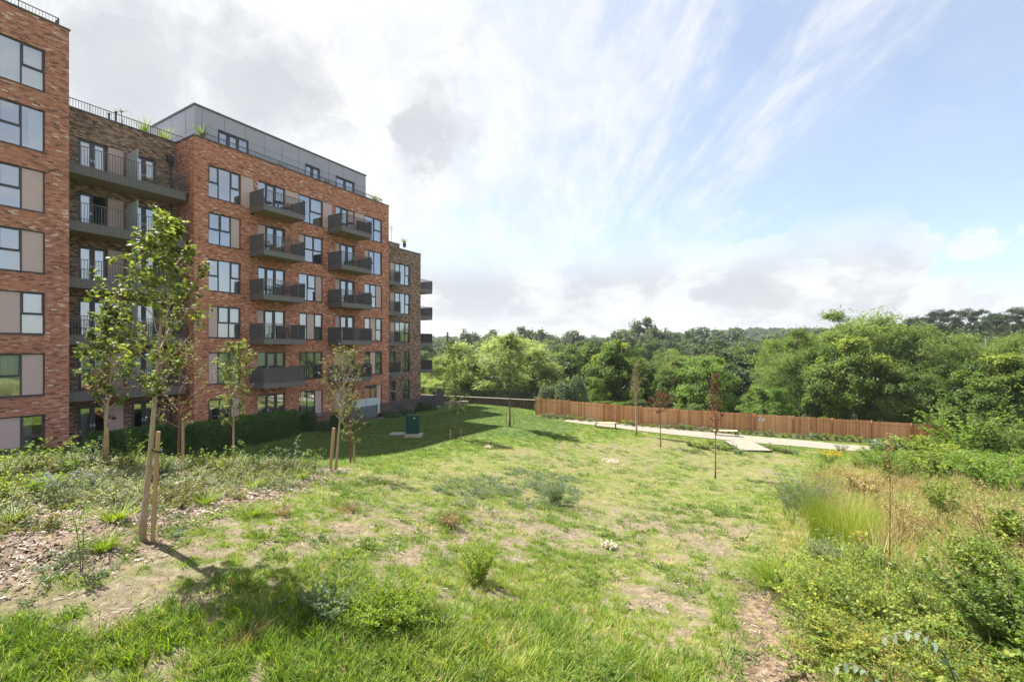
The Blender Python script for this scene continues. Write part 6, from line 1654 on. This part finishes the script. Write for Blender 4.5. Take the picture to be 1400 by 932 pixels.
single(475, 700, 680, 'rusty_grass', 'rusty tuft in the middle of the bare band', 'stems', cat='weed', n=30, per=14, size=.03, mat='lf_rust', spread=.6, R=.15, sr=.003, smat='twig')
single(435, 742, 725, 'grey_weed', 'small silvery weed on the bare soil', 'stems', cat='weed', n=12, per=10, size=.04, mat='lf_sage', spread=.8, R=.04, sr=.003)
single(405, 838, 820, 'grey_weed', 'silvery broad leaved weed left of the bluish green one', 'stems', cat='weed', n=10, per=8, size=.06, mat='lf_sage', spread=.9, R=.05, sr=.003)
single(600, 860, 838, 'leafy_weed', 'broad leaved weed below the tall feathery weed', 'stems', cat='weed', n=8, per=8, size=.07, mat='lf_young', spread=.7, R=.04, sr=.004)
single(945, 905, 880, 'green_tuft', 'thick green grass clump near the trail at the bottom', 'clump', n=120, R=.09, w=.008, mat='lf_grass', lean=.5, curve=.7, h=.24)
for i, (px_, py_, tp, lb) in enumerate([(158, 712, 680, 'golden green grass clump left of the leaning tree'), (142, 752, 720, 'golden fern like clump at the foot of the bark bed'), (280, 690, 664, 'golden grass clump right of the leaning tree'),
                                        (345, 705, 684, 'small lime tuft at the edge of the bed'), (345, 668, 646, 'golden clump at the back of the bed'), (412, 655, 634, 'yellow green clump at the right end of the bed'), (18, 712, 690, 'green grass clump at the left edge')]):
    single(px_, py_, tp, 'golden_clump', lb, 'clump', n=150, R=.09, w=.013, mat='lf_lime' if i != 6 else 'lf_grass', lean=.6, curve=.9)
p_, h_ = hgt(112, 785, 655)
single(112, 785, 655, 'thin_sapling', 'thin leafy sapling standing in the bark chips on the left', 'stems', cat='sapling', n=2, per=60, size=.05, mat='lf_young', spread=.07, R=.02, sr=.008, smat='twig')
single(92, 690, 628, 'pale_blue_sage', 'airy plant with pale blue flower spikes in the left bed', 'stems', n=14, per=24, size=.035, mat='lf_sage', spread=.3, R=.12, sr=.004, flower='fl_blue', nf=60, fs=.02)
single(135, 672, 632, 'pale_blue_sage', 'second airy plant with pale blue spikes right of the first', 'stems', n=12, per=24, size=.035, mat='lf_sage', spread=.3, R=.12, sr=.004, flower='fl_blue', nf=40, fs=.02)
# leafy shrubs along the back of the bed
bed_lab = ['at the left edge of the photo', 'left of the wing corner', 'below the wing corner', 'beside the young leafy tree', 'between the two left trees', 'behind the leaning trunk', 'right of the thick stake', 'left of the nearly leafless tree', 'right of the nearly leafless tree', 'beside the small pale leaved tree', 'right of the small pale leaved tree', 'at the right end of the bed', 'behind the golden clump on the right', 'at the far left front', 'in the left middle of the bed']
for i, (px_, py_, tp) in enumerate([(10, 655, 598), (48, 648, 594), (100, 650, 597), (125, 640, 590), (172, 645, 585), (190, 642, 604), (222, 648, 610), (232, 655, 620), (268, 645, 606), (300, 648, 612), (345, 645, 598), (398, 648, 596), (425, 646, 606), (12, 690, 640), (60, 680, 640)]):
    p, h = hgt(px_, py_, tp)
    plant('bed_shrub', p, np_plant('stems', 700 + i, n=9 + i % 5, h=h, per=26, size=.07 if i % 3 else .055, mat=('lf_young', 'lf_bramble', 'lf_bright', 'lf_sage')[i % 4], spread=.38, R=.12, sr=.007, smat='twig', shape=LEAF_OVAL), 'leafy open shrub ' + bed_lab[i], 'shrub')
# bed plants in the bed beside the landing
for i, (px_, py_) in enumerate([(955, 612), (966, 614), (978, 613), (990, 616), (1000, 614), (1048, 613), (1060, 617), (1072, 619), (1084, 621), (972, 608), (945, 610), (1010, 620)]):
    plant('bed_plant', at(px_, py_), np_plant('stems', 800 + i % 3, n=16, h=.35, per=16, size=.09, mat=('lf_bramble', 'lf_sparse', 'lf_sage')[i % 3], spread=.7, R=.2, sr=.005), 'low plant in the bed beside the boarded landing', 'plant', 'low plants beside the landing', s=1.2)
# white flowering patches
for i, (px_, py_, w_) in enumerate([(835, 631, 22), (833, 749, 20), (668, 612, 12)]):
    p = at(px_, py_); r = w_ / 2 / FPX * p.y; rng = np.random.default_rng(i); n = 300
    a = rng.uniform(0, 6.28, n); q = np.sqrt(rng.uniform(0, 1, n)) * r; x = p.x + np.cos(a) * q; y = p.y + np.sin(a) * q * 1.4
    P = np.c_[x, y, H(x, y) + rng.uniform(.03, .10, n)] - np.array(p); V, F = leaves(P, rand_dirs(rng, n), rand_dirs(rng, n) * .5 + np.array([0, 0, 1]), rng.uniform(.03, .06, n) * (1 + p.y / 25), LEAF_HEX)
    e = empty('white_flower_patch', p, 0, ['patch of small white flowers on the slope above the others', 'flat cream coloured patch of dead flowers in the middle of the slope', 'tiny white patch on the edge of the shaded lawn'][i], 'flowers')
    link('flowers', np_mesh('flowers', V, F, M['fl_white'], tint=np.repeat(rng.uniform(0, 1, n), 6)), e)
# thin reddish sapling in the meadow
p, h = hgt(1216, 790, 600)
young_tree('thin bare reddish sapling rising out of the rough meadow', p, h, r0=.010, n_br=14, first=.45, crown_w=.35, prof=.4, up=1.2, twigs=4, per=1, size=.04, shape=LEAF_OVAL, seed=31, mat='lf_rust', bark='bark_red', name='thin_sapling', cat='sapling')
# big leafy bush in the right foreground
p = at(1400, 905)
plant('foreground_bush', p, np_plant('stems', 61, n=70, h=1.05, per=70, size=.055, mat='lf_young', spread=.42, R=.35, sr=.008, shape=LEAF_HEX, smat='twig'), 'leafy bright green bush in the bottom right corner', 'bush')
p = at(1370, 820)
plant('foreground_bush', p, np_plant('stems', 62, n=50, h=.9, per=56, size=.055, mat='lf_bramble', spread=.4, R=.3, sr=.008, shape=LEAF_HEX, smat='twig'), 'pale green bush behind the one in the bottom right corner', 'bush')
# arching sprays with blue green leaves
def spray(pts, n, size, label, seed):
    rng = random.Random(seed); P = [Vector(p) for p in pts]; e = empty('arching_spray', P[0], 0, label, 'branch'); P = [q - P[0] for q in P]
    # smooth curve
    Q = []
    for i in range(len(P) - 1):
        p0 = P[max(0, i - 1)]; p1 = P[i]; p2 = P[i + 1]; p3 = P[min(len(P) - 1, i + 2)]
        for k in range(6):
            t = k / 6; Q.append(.5 * ((2 * p1) + (p2 - p0) * t + (2 * p0 - 5 * p1 + 4 * p2 - p3) * t * t + (3 * p1 - p0 - 3 * p2 + p3) * t ** 3))
    Q.append(P[-1]); mb = MB(); mb.tube(Q, list(np.linspace(.010, .002, len(Q))), 6); mb.build('stem', M['twig'], e, smooth=True)
    LP, LD, LN, LT = [], [], [], []
    for i in range(n):
        t = .25 + .75 * i / n; f = t * (len(Q) - 1); j = min(len(Q) - 2, int(f)); q = Q[j].lerp(Q[j + 1], f - j); s = 1 if i % 2 else -1
        d = (Q[j + 1] - Q[j]).normalized(); sd = d.cross(Vector((0, 0, 1))).normalized() * s
        LP.append(list(q)); LD.append(list(d * .4 + sd * .8 + Vector((0, 0, -.55 + rng.uniform(-.3, .3))))); LN.append([rng.gauss(-.3, .3), rng.gauss(0, .3), 1.0]); LT.append(rng.uniform(.2, .8))
    V, F = leaves(np.array(LP), np.array(LD), np.array(LN), np.array([size * rng.uniform(.7, 1.2) for _ in LP]), LEAF_HEX)
    link('foliage', np_mesh('foliage', V, F, M['lf_sage'], tint=np.repeat(LT, 6)), e)
spray([at(1320, 970) - Vector((0, 0, .1)), P3(1300, 915, 3.9), P3(1278, 878, 3.9), P3(1245, 864, 3.95), P3(1205, 872, 4.0)], 17, .075, 'long arching stem with drooping blue green leaves at the bottom right', 1)
spray([at(1235, 985) - Vector((0, 0, .1)), P3(1200, 935, 3.8), P3(1170, 908, 3.8), P3(1140, 912, 3.85)], 11, .075, 'shorter arching stem with blue green leaves left of the long one', 2)

# ------------------------------------------------------------------ summer air between the viewer and the hills
def haze():
    mb = MB(); mb.box(-1300, 1300, -300, 2600, -60, 78)
    m = bpy.data.materials.new('haze_air'); m.use_nodes = True; t = NT(m.node_tree)
    for n in list(t.n): t.n.remove(n)
    o = t.new('ShaderNodeOutputMaterial'); v = t.new('ShaderNodeVolumePrincipled')
    v.inputs['Color'].default_value = (.82, .88, .95, 1); v.inputs['Density'].default_value = .00019; v.inputs['Anisotropy'].default_value = .2
    t.link(v.outputs[0], o.inputs['Volume'])
    tag(mb.build('haze', m), kind='stuff')
haze()
